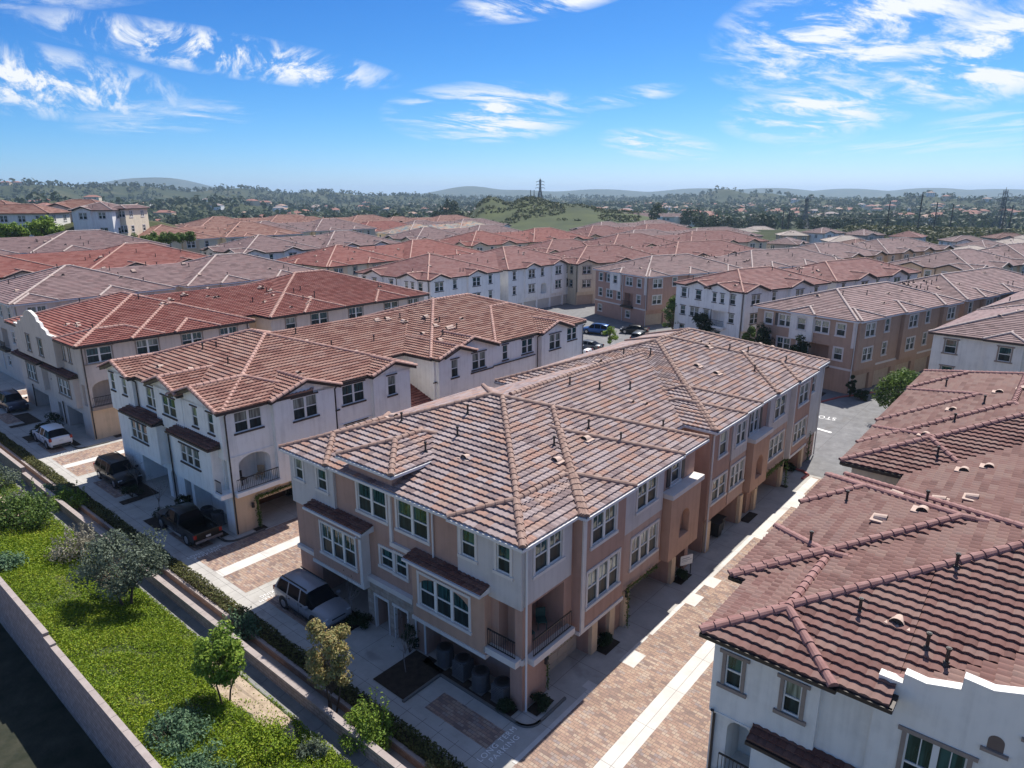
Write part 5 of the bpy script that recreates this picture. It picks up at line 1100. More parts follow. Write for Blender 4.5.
car('parked_suv', 'shiny black car with roof rails parked in the shade before the white building', (-1.12, 44.2), Tm, BLKP, 'suv', 1.10)
car('parked_pickup', 'black pickup truck with open bed near the white building corner', (-1.75, 30.15), Tp, BLKP, 'pickup', 1.06)
car('parked_hatchback', 'white hatchback car parked near the hedge, its tail facing the camera', (-1.58, 59.1), Tp, WHTP, 'hat', 1.12)
car('parked_suv', 'dark car in deep shade at the left edge of the photo', (-.6, 75.5), Tm, NAVP, 'suv', 1.08)
car('parked_suv', 'blue car parked in the shaded court behind the white gable', (79.5, 47.8), AA+R(100), BLUP, 'suv', 1.05)
car('parked_sedan', 'black sedan parked alongside the blue car in the court', (84.0, 42.8), AA+R(110), BLKP, 'sed', 1.05)
car('parked_sedan', 'dark car half hidden by the roof slope, below the bright green sapling', (67.8, 41.9), AA+R(95), GRYP, 'sed', 1.05)
car('parked_suv', 'grey car beside the brick-edged planter, just over the foreground ridge', (78.8, 38.6), AA+R(10), GRYP, 'suv', 1.05)
car('parked_sedan', 'white sedan peeping over the foreground roof next to the white gable', (64.0, 41.5), AA+R(95), WHTP, 'sed', 1.05)
car('parked_sedan', 'black car backed inside the garage of the white building', (7.4, 28.9), Tm, BLKP, 'sed', 1.05)
car('parked_suv', 'dark car inside the shaded driveway of the brown row', (90.5, -.2), AA+R(75), BLKP, 'suv', 1.05)
car('parked_sedan', 'dark red car whose nose peeks out below the maroon roof corner', (13.9, -6.1), AA+math.pi, REDP, 'sed', 1.05)

# ------------------------------------------------------------------ small things round the houses
def ac(label, s, t, square=False):
    root = empty('air_conditioner', W(s, t, .03), AA); tag(root, label, 'air conditioner', 'air conditioning units')
    b = MB(); b.box(-.42, .42, -.42, .42, 0, .06); b.build('base_pad', CONC, root)
    b = MB(); n = 4 if square else 12
    for i in range(9): b.tube((0, 0, .08+i*.105), (0, 0, .16+i*.105), .46 if not square else .56, .46 if not square else .56, n, cap=False) if not square else b.box(-.4, .4, -.4, .4, .08+i*.1, .15+i*.1)
    b.tube((0, 0, .08), (0, 0, .98), .42 if not square else .5, .42 if not square else .5, n); b.build('casing', GREYMET, root)
    b = MB(); b.tube((0, 0, 1.0), (0, 0, 1.05), .45, .42, 14); b.build('top_cover', simple('dark_grey_metal', (.05, .05, .055), .5), root)
    b = MB(); b.tube((0, 0, 1.055), (0, 0, 1.075), .30, .30, 14)
    for k in range(5): a = 2*math.pi*k/5; b.box(-.05, .3, -.04, .04, 1.07, 1.09, mat=Matrix.Rotation(a, 4, 'Z'))
    b.build('fan_grille', IRON, root)
for lbq, s, t, sq in (('round air conditioner nearest the front door under the arched window', .1, 5.3, False), ('boxy air conditioner, second along under the arched window', .05, 3.95, True), ('round air conditioner, third along under the arched window', -.08, 2.6, False), ('air conditioner nearest the building corner post', .02, 1.25, True), ('air conditioner beside the pickup, left of the pair', .1, 30.9, False), ('air conditioner beside the pickup, right of the pair', .25, 29.6, False)): ac(lbq, s, t, sq)
def bin_(label, s, t):
    root = empty('wheelie_bin', W(s, t, 0), AA); tag(root, label, 'bin'); b = MB()
    P = [(-.3, -.3, .08), (.3, -.3, .08), (.3, .3, .08), (-.3, .3, .08), (-.38, -.38, 1.1), (.38, -.38, 1.1), (.38, .38, 1.1), (-.38, .38, 1.1)]
    b.mesh(P, [(0, 3, 2, 1), (4, 5, 6, 7), (0, 1, 5, 4), (1, 2, 6, 5), (2, 3, 7, 6), (3, 0, 4, 7)]); b.build('body', simple('bin_plastic', (.02, .022, .022), .55), root)
    b = MB(); b.box(-.42, .42, -.44, .40, 1.1, 1.17); b.tube((-.35, .42, 1.14), (.35, .42, 1.14), .03, .03, 6); b.build('lid', simple('bin_plastic', (.02, .022, .022), .55), root)
    for sg in (-1, 1): b = MB(); b.tube((sg*.3, .32, .12), (sg*.38, .32, .12), .12, .12, 10); b.build('wheel', BLK, root)
bin_('black wheelie bin standing by the pink-brown garages', 22.6, .3); bin_('black wheelie bin just behind the first one', 23.4, .5)
# leasing sign on a post
root = empty('notice_board', W(16.3, -.45, 0), AA+R(-25)); tag(root, 'white notice board on posts standing by the pink-brown garages', 'sign')
b = MB(); b.box(-.62, .62, -.03, .03, 1.0, 1.85); b.build('board', simple('sign_white', (.66, .66, .66), .5), root)
b = MB(); b.box(-.5, .3, -.036, -.031, 1.58, 1.66); b.box(-.5, .5, -.036, -.031, 1.42, 1.47); b.box(-.5, .1, -.036, -.031, 1.3, 1.34); b.build('printed_line', simple('sign_print', (.25, .28, .35), .6), root)
for x in (-.55, .55): b = MB(); b.box(x-.03, x+.03, .03, .09, 0, 1.8); b.build('post', BLK, root)
root.scale = (.78, .78, .78)
def sconce(parent, face, p, a, z):
    b = MB(); x = pt(face, p, a, .02, z); y = pt(face, p, a, .22, z+.05); b.tube(x, y, .03, .03, 6); q = pt(face, p, a, .22, z-.3); b.tube(q, (y[0], y[1], y[2]-.05), .12, .09, 6); b.tube((y[0], y[1], y[2]-.05), (y[0], y[1], y[2]+.06), .13, .02, 6)
    b.build('wall_lantern', IRON, parent)
for a in (1.6, 9.05, 14.95, 28.4, 34.2): sconce(MAIN.root, 'T', 0, a, 2.2)
for a in (1.35, 8.6): sconce(WHT.root, 'T', 0, a, 2.1)
def chair(label, s, t, z, col):
    root = empty('patio_chair', W(s, t, z), AA+rnd.uniform(-1, 1)); tag(root, label, 'chair'); m = simple('chair_'+col, {'green': (.02, .07, .06), 'dark': (.03, .028, .026), 'tan': (.35, .27, .18)}[col], .6)
    b = MB(); b.box(-.25, .25, -.25, .25, .40, .47); b.build('seat', m, root); b = MB(); b.box(-.25, .25, .21, .27, .5, .98); b.build('backrest', m, root)
    for x in (-.22, .22):
        for y in (-.22, .22): b = MB(); b.box(x-.02, x+.02, y-.02, y+.02, 0, .4); b.build('leg', m, root)
chair('green patio chair on the corner balcony of the pink-brown building', 1.3, .7, 2.98, 'green'); chair('second green patio chair deeper on the pink-brown corner balcony', 2.5, .8, 2.98, 'green')
chair('dark patio chair on the arched balcony of the white building', 1.6, 27.9, 3.33, 'dark'); chair('tan patio chair on the arched balcony of the white building', 3.0, 27.8, 3.33, 'tan')

# ------------------------------------------------------------------ plants
G_LAWN = leafmat('groundcover_leaf', [(.04, .08, .006), (.125, .21, .011), (.21, .30, .016), (.31, .35, .03)], scale=.45); G_OLV = leafmat('olive_leaf', [(.04, .06, .04), (.10, .13, .09), (.19, .23, .17)]); G_BRT = leafmat('bright_leaf', [(.05, .10, .012), (.15, .25, .03), (.28, .36, .05)]); G_MID = leafmat('mid_leaf', [(.03, .06, .015), (.085, .15, .03), (.16, .23, .05)])
G_YEL = leafmat('yellowing_leaf', [(.07, .10, .03), (.21, .23, .08), (.36, .26, .11), (.30, .32, .14)]); G_DRK = leafmat('dark_leaf', [(.008, .018, .008), (.02, .04, .014), (.04, .065, .022)]); G_GREY = leafmat('grey_leaf', [(.15, .14, .12), (.29, .27, .20), (.36, .34, .28)]); G_BLU = leafmat('bluegreen_leaf', [(.035, .08, .045), (.09, .165, .09), (.17, .27, .14)]); G_PINK = leafmat('blossom_leaf', [(.12, .04, .06), (.22, .09, .11), (.30, .16, .17)])
G_HDG = leafmat('hedge_leaf', [(.025, .035, .01), (.07, .08, .02), (.16, .155, .05)]); BARK = noisy('bark', (.07, .05, .035), (.14, .105, .08), 6, .95, .6, 20)
def leaf(b, c, n, w, l):
    u = n.orthogonal().normalized(); u = Matrix.Rotation(rnd.uniform(0, 6.28), 3, n) @ u; v = n.cross(u)
    b.poly([c-u*l*.5, c-v*w*.5+n*w*.12, c+u*l*.5, c+v*w*.5+n*w*.12])
def rdir(up=0.0):
    while True:
        d = Vector((rnd.uniform(-1, 1), rnd.uniform(-1, 1), rnd.uniform(-1, 1)))
        if .05 < d.length < 1: d.normalize(); d.z += up; return d.normalized()
def cluster(b, c, r, n, size, flat=.8):
    for _ in range(n):
        d = rdir(); q = c+Vector((d.x, d.y, d.z*flat))*r*(rnd.random()**.45)
        leaf(b, q, (d+rdir(.5)*.9).normalized(), size*rnd.uniform(.4, .75), size*rnd.uniform(.8, 1.4))
def tree(name, label, st, z, h, r, mat, trunk_h=None, n=26, leaves=80, size=.16, tr=.07, cat='tree', group=None, stems=1, shape=1.0, cl=.36, bare=False):
    root = empty(name, W(st[0], st[1], z)); tag(root, label, cat, group)
    th = trunk_h if trunk_h is not None else h*.35
    tb = MB(); cb = MB()
    for k in range(stems):
        a = 6.28*k/max(1, stems)+.6; off = Vector((math.cos(a), math.sin(a), 0))*(0 if stems == 1 else .18)
        p = off; top = Vector((off.x*2.2+rnd.uniform(-.1, .1), off.y*2.2, th)); mid = (p+top)/2+Vector((rnd.uniform(-.06, .06), rnd.uniform(-.06, .06), 0)); tb.tube(p, mid, tr, tr*.85, 7); tb.tube(mid, top, tr*.85, tr*.65, 7)
    cz = (h+th)/2; hz = (h-th)/2*1.05
    for i in range(n):
        d = rdir(.15); k = rnd.uniform(.55, 1.0); taper = 1.0-(1-shape)*max(0, d.z)
        e = Vector((d.x*r*k*taper, d.y*r*k*taper, cz+d.z*hz*k)); s0 = Vector((0, 0, th*rnd.uniform(.75, 1.0)))
        m_ = s0.lerp(e, .5)+rdir()*.12*r; tb.tube(s0, m_, tr*.5, tr*.3, 5); tb.tube(m_, e, tr*.3, tr*.08, 4)
        if bare:
            for _ in range(7): e2 = e+rdir(.3)*r*.35; tb.tube(m_.lerp(e, rnd.uniform(.2, 1)), e2, tr*.14, tr*.04, 3)
            cluster(cb, e, r*cl*1.2, leaves//5, size)
        else: cluster(cb, e, r*cl*rnd.uniform(.7, 1.25), leaves, size)
    tb.build('trunk', BARK if not bare else noisy('pale_twig', (.16, .13, .12), (.27, .23, .22), 8), root); cb.build('crown', mat, root)
    return root
def shrub(label, st, z, h, r, mat, n=16, leaves=90, size=.13, group=None, spikes=0, name='shrub', flat=.8):
    root = empty(name, W(st[0], st[1], z)); tag(root, label, 'shrub', group); cb = MB(); tb = MB()
    for i in range(n):
        a = rnd.uniform(0, 6.28); q = math.sqrt(rnd.random())*r; zz = h*rnd.uniform(.25, .8)*(1-.4*(q/r)**2); c = Vector((math.cos(a)*q*.8, math.sin(a)*q*.8, zz)); tb.tube((0, 0, 0), c, .025, .01, 4)
        cluster(cb, c, max(.22, r*.38), leaves, size, flat)
    for i in range(spikes):
        a = rnd.uniform(0, 6.28); q = rnd.uniform(.1, .85)*r; top = h*rnd.uniform(.95, 1.25); x, y = math.cos(a)*q, math.sin(a)*q; tb.tube((x*.6, y*.6, h*.3), (x, y, top), .014, .006, 4)
        for k in range(22): leaf(cb, Vector((x, y, h*.5+(top-h*.5)*k/21))+rdir()*.07, rdir(.6), size*.5, size*1.2)
    tb.build('stem', BARK, root); cb.build('foliage', mat, root); return root
tree('olive_tree', 'grey-green bushy tree on the lawn beside the garden wall', (-8.9, 22.5), .55, 4.5, 2.2, G_OLV, 1.4, 36, 190, .17, .09, stems=2)
shrub('dry grey twiggy shrub on the lawn left of the grey-green tree', (-8.75, 30.6), .8, 1.9, 1.7, G_GREY, 22, 60, .15, spikes=26)
shrub('low mounded shrub between the twiggy shrub and the grey-green tree', (-8.6, 27.3), .8, 1.3, 1.2, G_OLV, 14, 110, .14, spikes=6)
tree('young_tree', 'small bright green tree on stakes on the lawn near the wall', (-9.2, 10.6), .75, 3.9, 1.15, G_BRT, 1.2, 34, 170, .17, .05, stems=2)
tree('young_tree', 'slim yellow-tinged young tree rising over the garden wall', (-5.85, 6.95), -.1, 5.2, 1.02, G_YEL, 1.5, 38, 170, .14, .05, stems=3)
shrub('bright green upright bush against the garden wall in the foreground', (-5.9, 4.0), -.1, 2.2, 1.25, G_BRT, 26, 210, .13, spikes=18)
shrub('pale green bush in the drain channel left of the yellow-tinged tree', (-5.9, 15.4), -.1, 1.7, 1.3, G_BLU, 18, 120, .15, spikes=10)
shrub('round pale bush behind the garden wall near the black car', (-5.85, 44.2), -.1, 1.7, 1.3, G_BLU, 16, 110, .16); shrub('yellow-green bush behind the garden wall, nearer than the pale one', (-5.8, 41.4), -.1, 1.7, 1.3, G_BRT, 16, 110, .17, spikes=8)
shrub('low green shrub behind the garden wall across from the pickup', (-5.7, 27.2), -.1, 1.5, 1.2, G_BLU, 14, 100, .15); shrub('small golden bush at the bottom edge behind the kerb wall', (-5.0, .6), 0, .8, .6, G_YEL, 10, 90, .12)
shrub('large dark leafy shrub on the lawn at the left edge', (-10.2, 38.6), 1.1, 2.7, 2.5, G_MID, 30, 150, .20, spikes=10); shrub('grey-blue shrub at the left edge above the lawn', (-8.6, 48.2), .8, 2.2, 1.7, G_OLV, 18, 110, .17); shrub('dark low shrub on the left edge of the lawn', (-12.6, 31.0), 1.6, 1.2, 1.3, G_BLU, 14, 110, .16)
shrub('pale lilac flowering low bush on bare soil at the left edge', (-8.4, 44.2), .7, .8, .8, leafmat('lilac_leaf', [(.12, .10, .14), (.26, .22, .30), (.34, .30, .36)]), 12, 80, .12)
shrub('wide blue-green spreading shrub at the lower left, beside the block wall', (-12.1, 9.2), 1.5, .9, 1.45, G_BLU, 30, 150, .13, spikes=20, flat=.6); shrub('second blue-green spreading shrub right behind the first', (-12.2, 6.6), 1.5, .8, 1.3, G_BLU, 22, 140, .13, flat=.6)
shrub('yellow-green mound shrub at the bottom of the lawn', (-10.0, 6.4), 1.0, .8, 1.7, G_LAWN, 30, 150, .11, flat=.6); shrub('small olive shrub on the bare soil strip near the swale', (-8.3, 5.0), .6, .7, .8, G_OLV, 12, 90, .11, spikes=8)
tree('street_tree', 'leafy green tree standing by the sunlit road at the maroon roofs', (58.6, -4.1), 0, 5.8, 2.7, G_MID, .9, 40, 130, .28, .12)
for lb, s, t, z, h, r in (('green conical tree against the white pinkish-roofed row wall', 88, 37.4, 0, 6.2, 2.0), ('dark rounded tree by the white row balcony', 84.0, 30.3, 0, 5.2, 1.9), ('dark conifer left of the brown row corner', 69.6, 15.0, 0, 6.8, 2.1), ('dark conifer against the brown row end wall', 67.3, 9.2, 0, 6.6, 1.9), ('light green tree between the white and brown rows', 82, 21.3, 0, 4.0, 1.3)):
    tree('conifer_tree' if 'conifer' in lb or 'conical' in lb else 'garden_tree', lb, (s, t), z, h, r, G_MID if 'green' in lb else G_DRK, .8, 26, 80, .34, .09, shape=.35 if 'con' in lb else 1)
tree('sapling', 'bright green sapling in the sunlit court', (70.4, 39.3), 0, 3.4, 1.2, G_BRT, 1.0, 14, 70, .3, .05)
tree('blossom_tree', 'round pinkish-purple tree between red roofs and the white gabled row', (60.5, 86), -.5, 8.4, 3.4, G_PINK, 2.6, 24, 110, .42, .13)
shrub('clipped dark bush by the brown row garages', (66.2, 1.2), 0, 1.6, .9, G_DRK, 12, 90, .2); shrub('slim dark cypress at the brown row corner', (66.6, 2.6), 0, 3.4, .55, G_DRK, 18, 90, .2, name='cypress')
shrub('narrow dark shrub beside the stone doorway', (-.5, 7.45), 0, 2.1, .42, G_DRK, 14, 80, .12); shrub('clipped dark shrub by the white building doorway', (-.1, 34.2), 0, 1.5, .7, G_DRK, 14, 90, .14)
for lb, s, t in (('thin bare sapling in the bed before the stone doorway', -1.7, 6.4), ('bare sapling in front of the silver car', -.75, 12.2), ('bare sapling in the bed by the pickup', -1.8, 34.6), ('bare sapling by the black car', -1.2, 40.2)):
    tree('bare_sapling', lb, (s, t), 0, 3.6, .9, G_DRK, 1.4, 9, 20, .09, .03, bare=True)
for lb, s, t, r in (('low dark shrub at the building corner by the garage', .8, -.45, .55), ('low dark shrub in the bed between the two garages', 6.8, -.45, .5), ('dark planting in the bed by the third garage', 15.7, -.45, .5), ('dark planting in the bed at the black car', -1.9, 39.6, .9), ('dark planting in the bed behind the pickup', -1.7, 34.2, .8), ('dark shrub in the shade before the silver car bonnet', -.7, 11.5, .8), ('dark planting by the air conditioners', -.5, .6, .4), ('dark shrub between hatchback and building', -.4, 63.0, 1.0), ('dark round shrub in front of the white hatchback', -2.2, 62.6, .6), ('second dark round shrub in front of the white hatchback', -.9, 64.6, .6), ('dark bush by the greige building recess', .8, 66.2, 1.0), ('low shrub at the red kerb by the road', 38.6, .4, .6)):
    shrub(lb, (s, t), .03, .8 if r < .85 else 1.3, r, G_DRK, 12, 80, .12)
# clipped hedge along the front walk
hb = MB()
for i in range(30000):
    t = rnd.uniform(-10, 77); x = rnd.uniform(-.42, .42); hgt = .52+.06*math.sin(t*.9)+.05*math.sin(t*2.3)
    if rnd.random() < .5: c = W(-4.82+x, t, hgt+rnd.uniform(-.12, .06)); n_ = Vector((0, 0, 1))
    else: sg = rnd.choice((-1, 1)); c = W(-4.82+sg*(.40+rnd.uniform(-.08, .04)), t, rnd.uniform(.08, hgt)); n_ = Vector((sg*math.cos(AA), sg*math.sin(AA), .3))
    leaf(hb, c, (n_+rdir()*.8).normalized(), .085, .15)
hr = empty('hedge', W(-4.82, 0, .05)); tag(hr, 'long low clipped hedge between the front walk and the garden wall', 'hedge'); ho = hb.build('foliage', G_HDG, hr); ho.matrix_parent_inverse = Matrix.Translation(-hr.location)
# ground cover on the bank: past counting
gb = MB()
holes = [(-8.3, 10.5, .85, 4.0), (-8.6, 27, .6, 2.8), (-10, 43.5, 1.8, 3.0)]
for i in range(165000):
    t = rnd.uniform(-6, 66) if rnd.random() > .55 else rnd.uniform(2, 36); s = rnd.uniform(-13.38, -7.42)
    q = min(((s-a)/c)**2+((t-b_)/d)**2 for a, b_, c, d in holes)+.55*noise.noise(Vector((s*.9, t*.9, 4)))
    if q < 1 and rnd.random() < .93: continue
    nn_ = noise.noise(Vector((s*.7, t*.7, 9))); 
    if nn_ < -.32 and rnd.random() < .6: continue
    z = lz(s, t)+rnd.uniform(.0, .18+.16*max(0, nn_+.3)); k = rnd.uniform(.8, 1.3)*(1.0 if t < 30 else 1.4)
    leaf(gb, W(s, t, z), rdir(.75), .055*k, .115*k)
tag(gb.build('ground_cover', G_LAWN), kind='stuff')
# creepers trained round the garage doors
def vine(label, root_b, segs, mat=G_MID, n=260, r=.16, size=.13):
    b = MB(); tb = MB(); 
    for (face, p, a0, z0, a1, z1) in segs:
        P_ = Vector(pt(face, p, a0, .12, z0)); Q_ = Vector(pt(face, p, a1, .12, z1)); L = (Q_-P_).length; tb.tube(P_, Q_, .025, .015, 4)
        for i in range(int(n*L/2)):
            f_ = rnd.random(); c = P_.lerp(Q_, f_)+rdir()*r*rnd.random()*(1 if noise.noise(Vector((f_*L*1.5, a0, z0))) > -.25 else .35); leaf(b, c, rdir(.3), size*.6, size)
    rt = empty('climbing_vine', root_b.root.location, root_b.root.rotation_euler.z); tag(rt, label, 'climbing plant', 'creepers round the garages')
    tb.build('stem', BARK, rt); b.build('foliage', mat, rt)
vine('creeper on the corner pier of the pink-brown building, over the first garage', MAIN, [('T', -.1, 1.75, .3, 1.7, 2.5), ('T', -.1, 1.7, 2.4, 5.4, 2.35)], n=140, r=.14, size=.11)
vine('creeper on the pier between the first and second garages', MAIN, [('T', -.3, 9.0, .1, 8.95, 2.7), ('T', -.2, 8.9, 2.5, 12.5, 2.35)], n=170, r=.16, size=.11)
vine('creeper on the pier at the far garages near the road', MAIN, [('T', -.5, 34.4, .1, 34.3, 2.6), ('T', -.3, 29.5, 2.5, 34.3, 2.5), ('T', -.1, 41.5, .2, 41.5, 2.8)], n=240, r=.24, size=.13)
vine('thick creeper over the garage of the white building', WHT, [('T', -.1, 1.75, .1, 1.7, 2.4), ('T', -.05, 1.7, 2.45, 7.8, 2.5)], n=420, r=.22, size=.13)
# ------------------------------------------------------------------ houses on the rise at the far left and the detached houses on the right
def house(label, x, y, z, rot, w, d, h, wall, roof, gable=True, style='case', group=None, cat='house', win=True, lod=1):
    s, t = ST(x, y); b = Bld('house', label, cat, group, (s, t), 0, z, lod, roof=roof, fascia=FDARK, style=style); b.root.rotation_euler = (0, 0, R(rot))
    n = max(2, int(w/3.6)); To = []; So = []
    if win:
        for i in range(n):
            c = w*(i+.5)/n; To.append(('w', c-.8, c+.8, h-2.0, h-.5, 2)); To.append(('w', c-.9, c+.9, .7, 2.4, 2) if i % 2 else ('d', c-.55, c+.55, 0, 2.3, .4))
        for i in range(2): c = d*(i+.5)/2; So.append(('w', c-.7, c+.7, h-2.0, h-.5, 2)); So.append(('w', c-.6, c+.6, .8, 2.3, 1))
    b.vol(0, w, 0, d, -3, h, wall, T=To, S=So, V=So)
    b.rect(-.5, w+.5, -.5, d+.5, h+.05, 'hhhh')
    if gable:
        g0 = w*.12; g1 = w*.5
        b.bay('T', 0, g0, g1, 0, h-.05, .7, wall, [('w', (g0+g1)/2-.9, (g0+g1)/2+.9, h-2.1, h-.6, 2)] if win else []); b.rect(g0-.45, g1+.45, -1.15, d*.6, h+.08, 'hhgh', axis='t')
    b.finish(vents=4); return b
def pz(px, py, D):
    d = px_dir(px, py); k = D/d[1]; return d[0]*k, D, CAMH+d[2]*k
x, y, z = pz(2, 237, 168); z -= 1.8; house('white gable-ended house at the far left edge on the rise', x-14, y, z, 8, 24, 11, 7.2, OFFW, R_SAL, False)
x, y, z = pz(42, 232, 186); z -= 1.0; house('greige two storey house between the left tree and the big pale house', x, y, z, 4, 17, 12, 7.0, GREIGE, R_SAL)
x, y, z = pz(75, 233, 172); z -= 1.8; house('big pale two storey house with white corner bay on the far left rise', x, y, z+.6, 3, 9.5, 11, 6.6, WHITE, R_GRY, True)
x, y, z = pz(114, 231, 176); z -= 1.7; house('cream narrow house joined right of the big pale house', x, y, z+.6, 0, 3.4, 11, 6.5, CREAM, R_GRY, False)
sp = [MB() for _ in range(1)]; xx, yy, zz = pz(110, 203, 182)
x, y, z = pz(-60, 236, 190); house('salmon roofed house out at the far left edge', x, y, z, 6, 20, 12, 7, CREAM, R_SAL)
HL = ['greyish hip roofed', 'pale tiled', 'maroon roofed', 'buff roofed', 'rose roofed', 'white gabled']
spots = [(812, 243, 262), (846, 240, 268), (872, 245, 250), (905, 243, 262), (940, 246, 246), (968, 240, 268), (1002, 246, 250), (1030, 243, 262), (760, 236, 300), (795, 234, 312), (728, 237, 292), (835, 232, 305), (878, 234, 300), (990, 252, 226), (1034, 256, 218), (955, 255, 225), (905, 252, 232), (860, 251, 236), (700, 234, 306), (668, 233, 318), (1010, 237, 290), (1050, 240, 280), (935, 236, 292)]
where = ['below the first tall pole', 'left of the shrub slope', 'in the row before the shrub slope', 'under the leaning poles', 'at the foot of the shrub slope', 'right of the leaning poles', 'by the right pylon', 'at the right edge', 'below the twin poles', 'below the middle pylon', 'left of the twin poles', 'behind the middle pylon houses', 'before the shrubs, second line', 'near the right edge, front line', 'at the right edge, front line', 'front line, right of the shuttered row', 'front line, over the brown row', 'front line, left over the brown row', 'in the distance left of the twin poles', 'in the distance below the apartment block', 'second line at the right pylon', 'second line at the right edge', 'second line under the leaning poles']
rh = random.Random(5); roofs_ = [R_GRY, R_PALE, R_MAR, R_PALE, R_ROSE, R_GRY]
for i, (px, py, D) in enumerate(spots):
    k = i % 6; x, y, z = pz(px, py, D); house('%s detached house %s' % (HL[k], where[i]), x-6, y, max(-3, min(2.0, z-7.0)), rh.choice((-8, 20, 50, 40)), rh.uniform(11, 15), rh.uniform(10, 12), 6.3, [GREIGE, OFFW, CREAM, TAN, OFFW, WHITE][k], roofs_[k], k in (0, 2, 5), 'case', 'detached houses beyond the rows')
# pale long apartment block at the foot of the green hill
for lb, px, w, D, h in (('long pale apartment block right of the green hill', 608, 52, 560, 9.5), ('second pale apartment block, right of the first one', 652, 34, 575, 9.5)):
    x, y, z = pz(px, 229, D); b = Bld('apartment_block', lb, 'apartment block', None, ST(x, y), 0, z, 1, roof=R_GRY, fascia=FWHITE); b.root.rotation_euler = (0, 0, R(-4))
    ops = [('w', 2+i*3.4, 3.8+i*3.4, zz, zz+1.7, 2) for i in range(int(w/3.4)-1) for zz in (.8, 4.0, 7.0)]; b.vol(0, w, 0, 15, -4, h, OFFW, T=ops); 
    for q in range(3): b.bay('T', 0, 4+q*w/3.2, 10+q*w/3.2, 0, h+.4, 1.0, WHITE, [])
    b.rect(-.6, w+.6, -.6, 15.6, h+.05); b.finish()
for i, (px, D, w, m_) in enumerate(((722, 400, 24, R_PALE), (745, 430, 20, R_PALE))):
    x, y, z = pz(px, 236, D); house(('flat pale hall beyond the red roofs, left one', 'flat pale hall beyond the red roofs, right one')[i], x, y, -6, -6, w, 14, 7.5, GREIGE, m_, False, 'case', win=False)
# ------------------------------------------------------------------ distant houses and trees
def faraway_house(wall, roof, w, d, h):
    b = MB(); b.box(-w/2, w/2, -d/2, d/2, -4, h, 0); o = .4; r = d/2*.42
    C = [(-w/2-o, -d/2-o, h), (w/2+o, -d/2-o, h), (w/2+o, d/2+o, h), (-w/2-o, d/2+o, h)]; A0 = (-w/2+d/2, 0, h+r); A1 = (w/2-d/2, 0, h+r)
    b.poly([C[0], C[1], A1, A0], 1); b.poly([C[2], C[3], A0, A1], 1); b.poly([C[3], C[0], A0], 1); b.poly([C[1], C[2], A1], 1)
    for i in range(3):
        for zz in (.8, 3.7): b.box(-w/2+1.2+i*w/3, -w/2+2.6+i*w/3, -d/2-.03, -d/2+.1, zz, zz+1.4, 2)
    o_ = b.build('far_house', [wall, roof, GLASS]); return o_
fr1 = simple('far_red_tile', (.27, .12, .09), .9); fr2 = simple('far_buff_tile', (.36, .24, .18), .9); fr3 = simple('far_grey_tile', (.27, .22, .21), .9)
protos = [faraway_house(w_, r_, a, c, h) for w_, r_, a, c, h in ((CREAM, fr1, 17, 11, 6), (OFFW, fr2, 15, 12, 6.2), (WHITE, fr3, 19, 12, 6), (TAN, fr1, 22, 13, 7))]
flab = ['small cream house with red roof among the trees of the far valley', 'small pale house with buff roof among the trees of the far valley', 'small white house with grey roof among the trees of the far valley', 'wide tan house with red roof among the trees of the far valley']
rf = random.Random(11); placed = []; cnt = 0; first = [True]*4
zones = [(225, 470, 420, 760, 70), (0, 330, 560, 1700, 75), (330, 700, 900, 2200, 60), (620, 1024, 800, 1800, 95)]
for (a, c, D0, D1, n_) in zones:
    for _ in range(n_):
        px = rf.uniform(a, c); D = D0+(D1-D0)*rf.random()**1.3; d = px_dir(px, 200); x, y = d[0]/d[1]*D, D
        if any((x-p)**2+(y-q)**2 < 420 for p, q in placed): continue
        if 455 < px < 620 and D < 900: continue
        placed.append((x, y)); k = rf.randrange(4); o = protos[k] if first[k] else inst(protos[k]); first[k] = False
        o.location = (x, y, gz(x, y)+.3); o.rotation_euler = (0, 0, rf.uniform(-.8, .8)); tag(o, flab[k], 'house', 'distant houses of the valley')
def blob(b, c, r, h, mi, n=26, sz=1.0):
    for i in range(n):
        d = rdir(.2); q = c+Vector((d.x*r, d.y*r, d.z*h))*rf.uniform(.55, 1.0); nn_ = (d+rdir(.3)*.5).normalized()
        leaf(b, q, nn_, r*.62*sz, r*.85*sz)
def far_tree(h, r, con=False, n=150):
    b = MB(); b.tube((0, 0, -2), (0, 0, h*.5), .28, .16, 5, 1)
    for i in range(n):
        f_ = rf.random(); zz = h*(.2+.8*f_); rr_ = r*((1-f_)**.8*1.1+.05 if con else math.sin(math.pi*min(.97, f_*.85+.12))**.7)
        d = rdir(.1); q = Vector((d.x*rr_, d.y*rr_, zz+d.z*h*.06)); leaf(b, q, (d+rdir(.6)*.7).normalized(), r*.34, r*.5)
    return b.build('far_tree', [G_FAR, BARK])
G_FAR = leafmat('far_leaf', [(.010, .022, .008), (.028, .048, .016), (.06, .085, .03)], scale=.08)
tp = [far_tree(11, 4.4), far_tree(14, 4.2), far_tree(15, 3.0, True), far_tree(8, 4.0)]
tl = ['round dark tree in the belt of trees beyond the estate', 'tall broad dark tree in the belt beyond the estate', 'tall pointed tree standing over the belt beyond the estate', 'low bushy tree in the belt beyond the estate']
first = [True]*4; tz = [(225, 480, 395, 640, 125), (690, 900, 470, 760, 60), (-20, 240, 360, 620, 50), (560, 720, 480, 700, 24), (840, 1060, 600, 900, 30)]
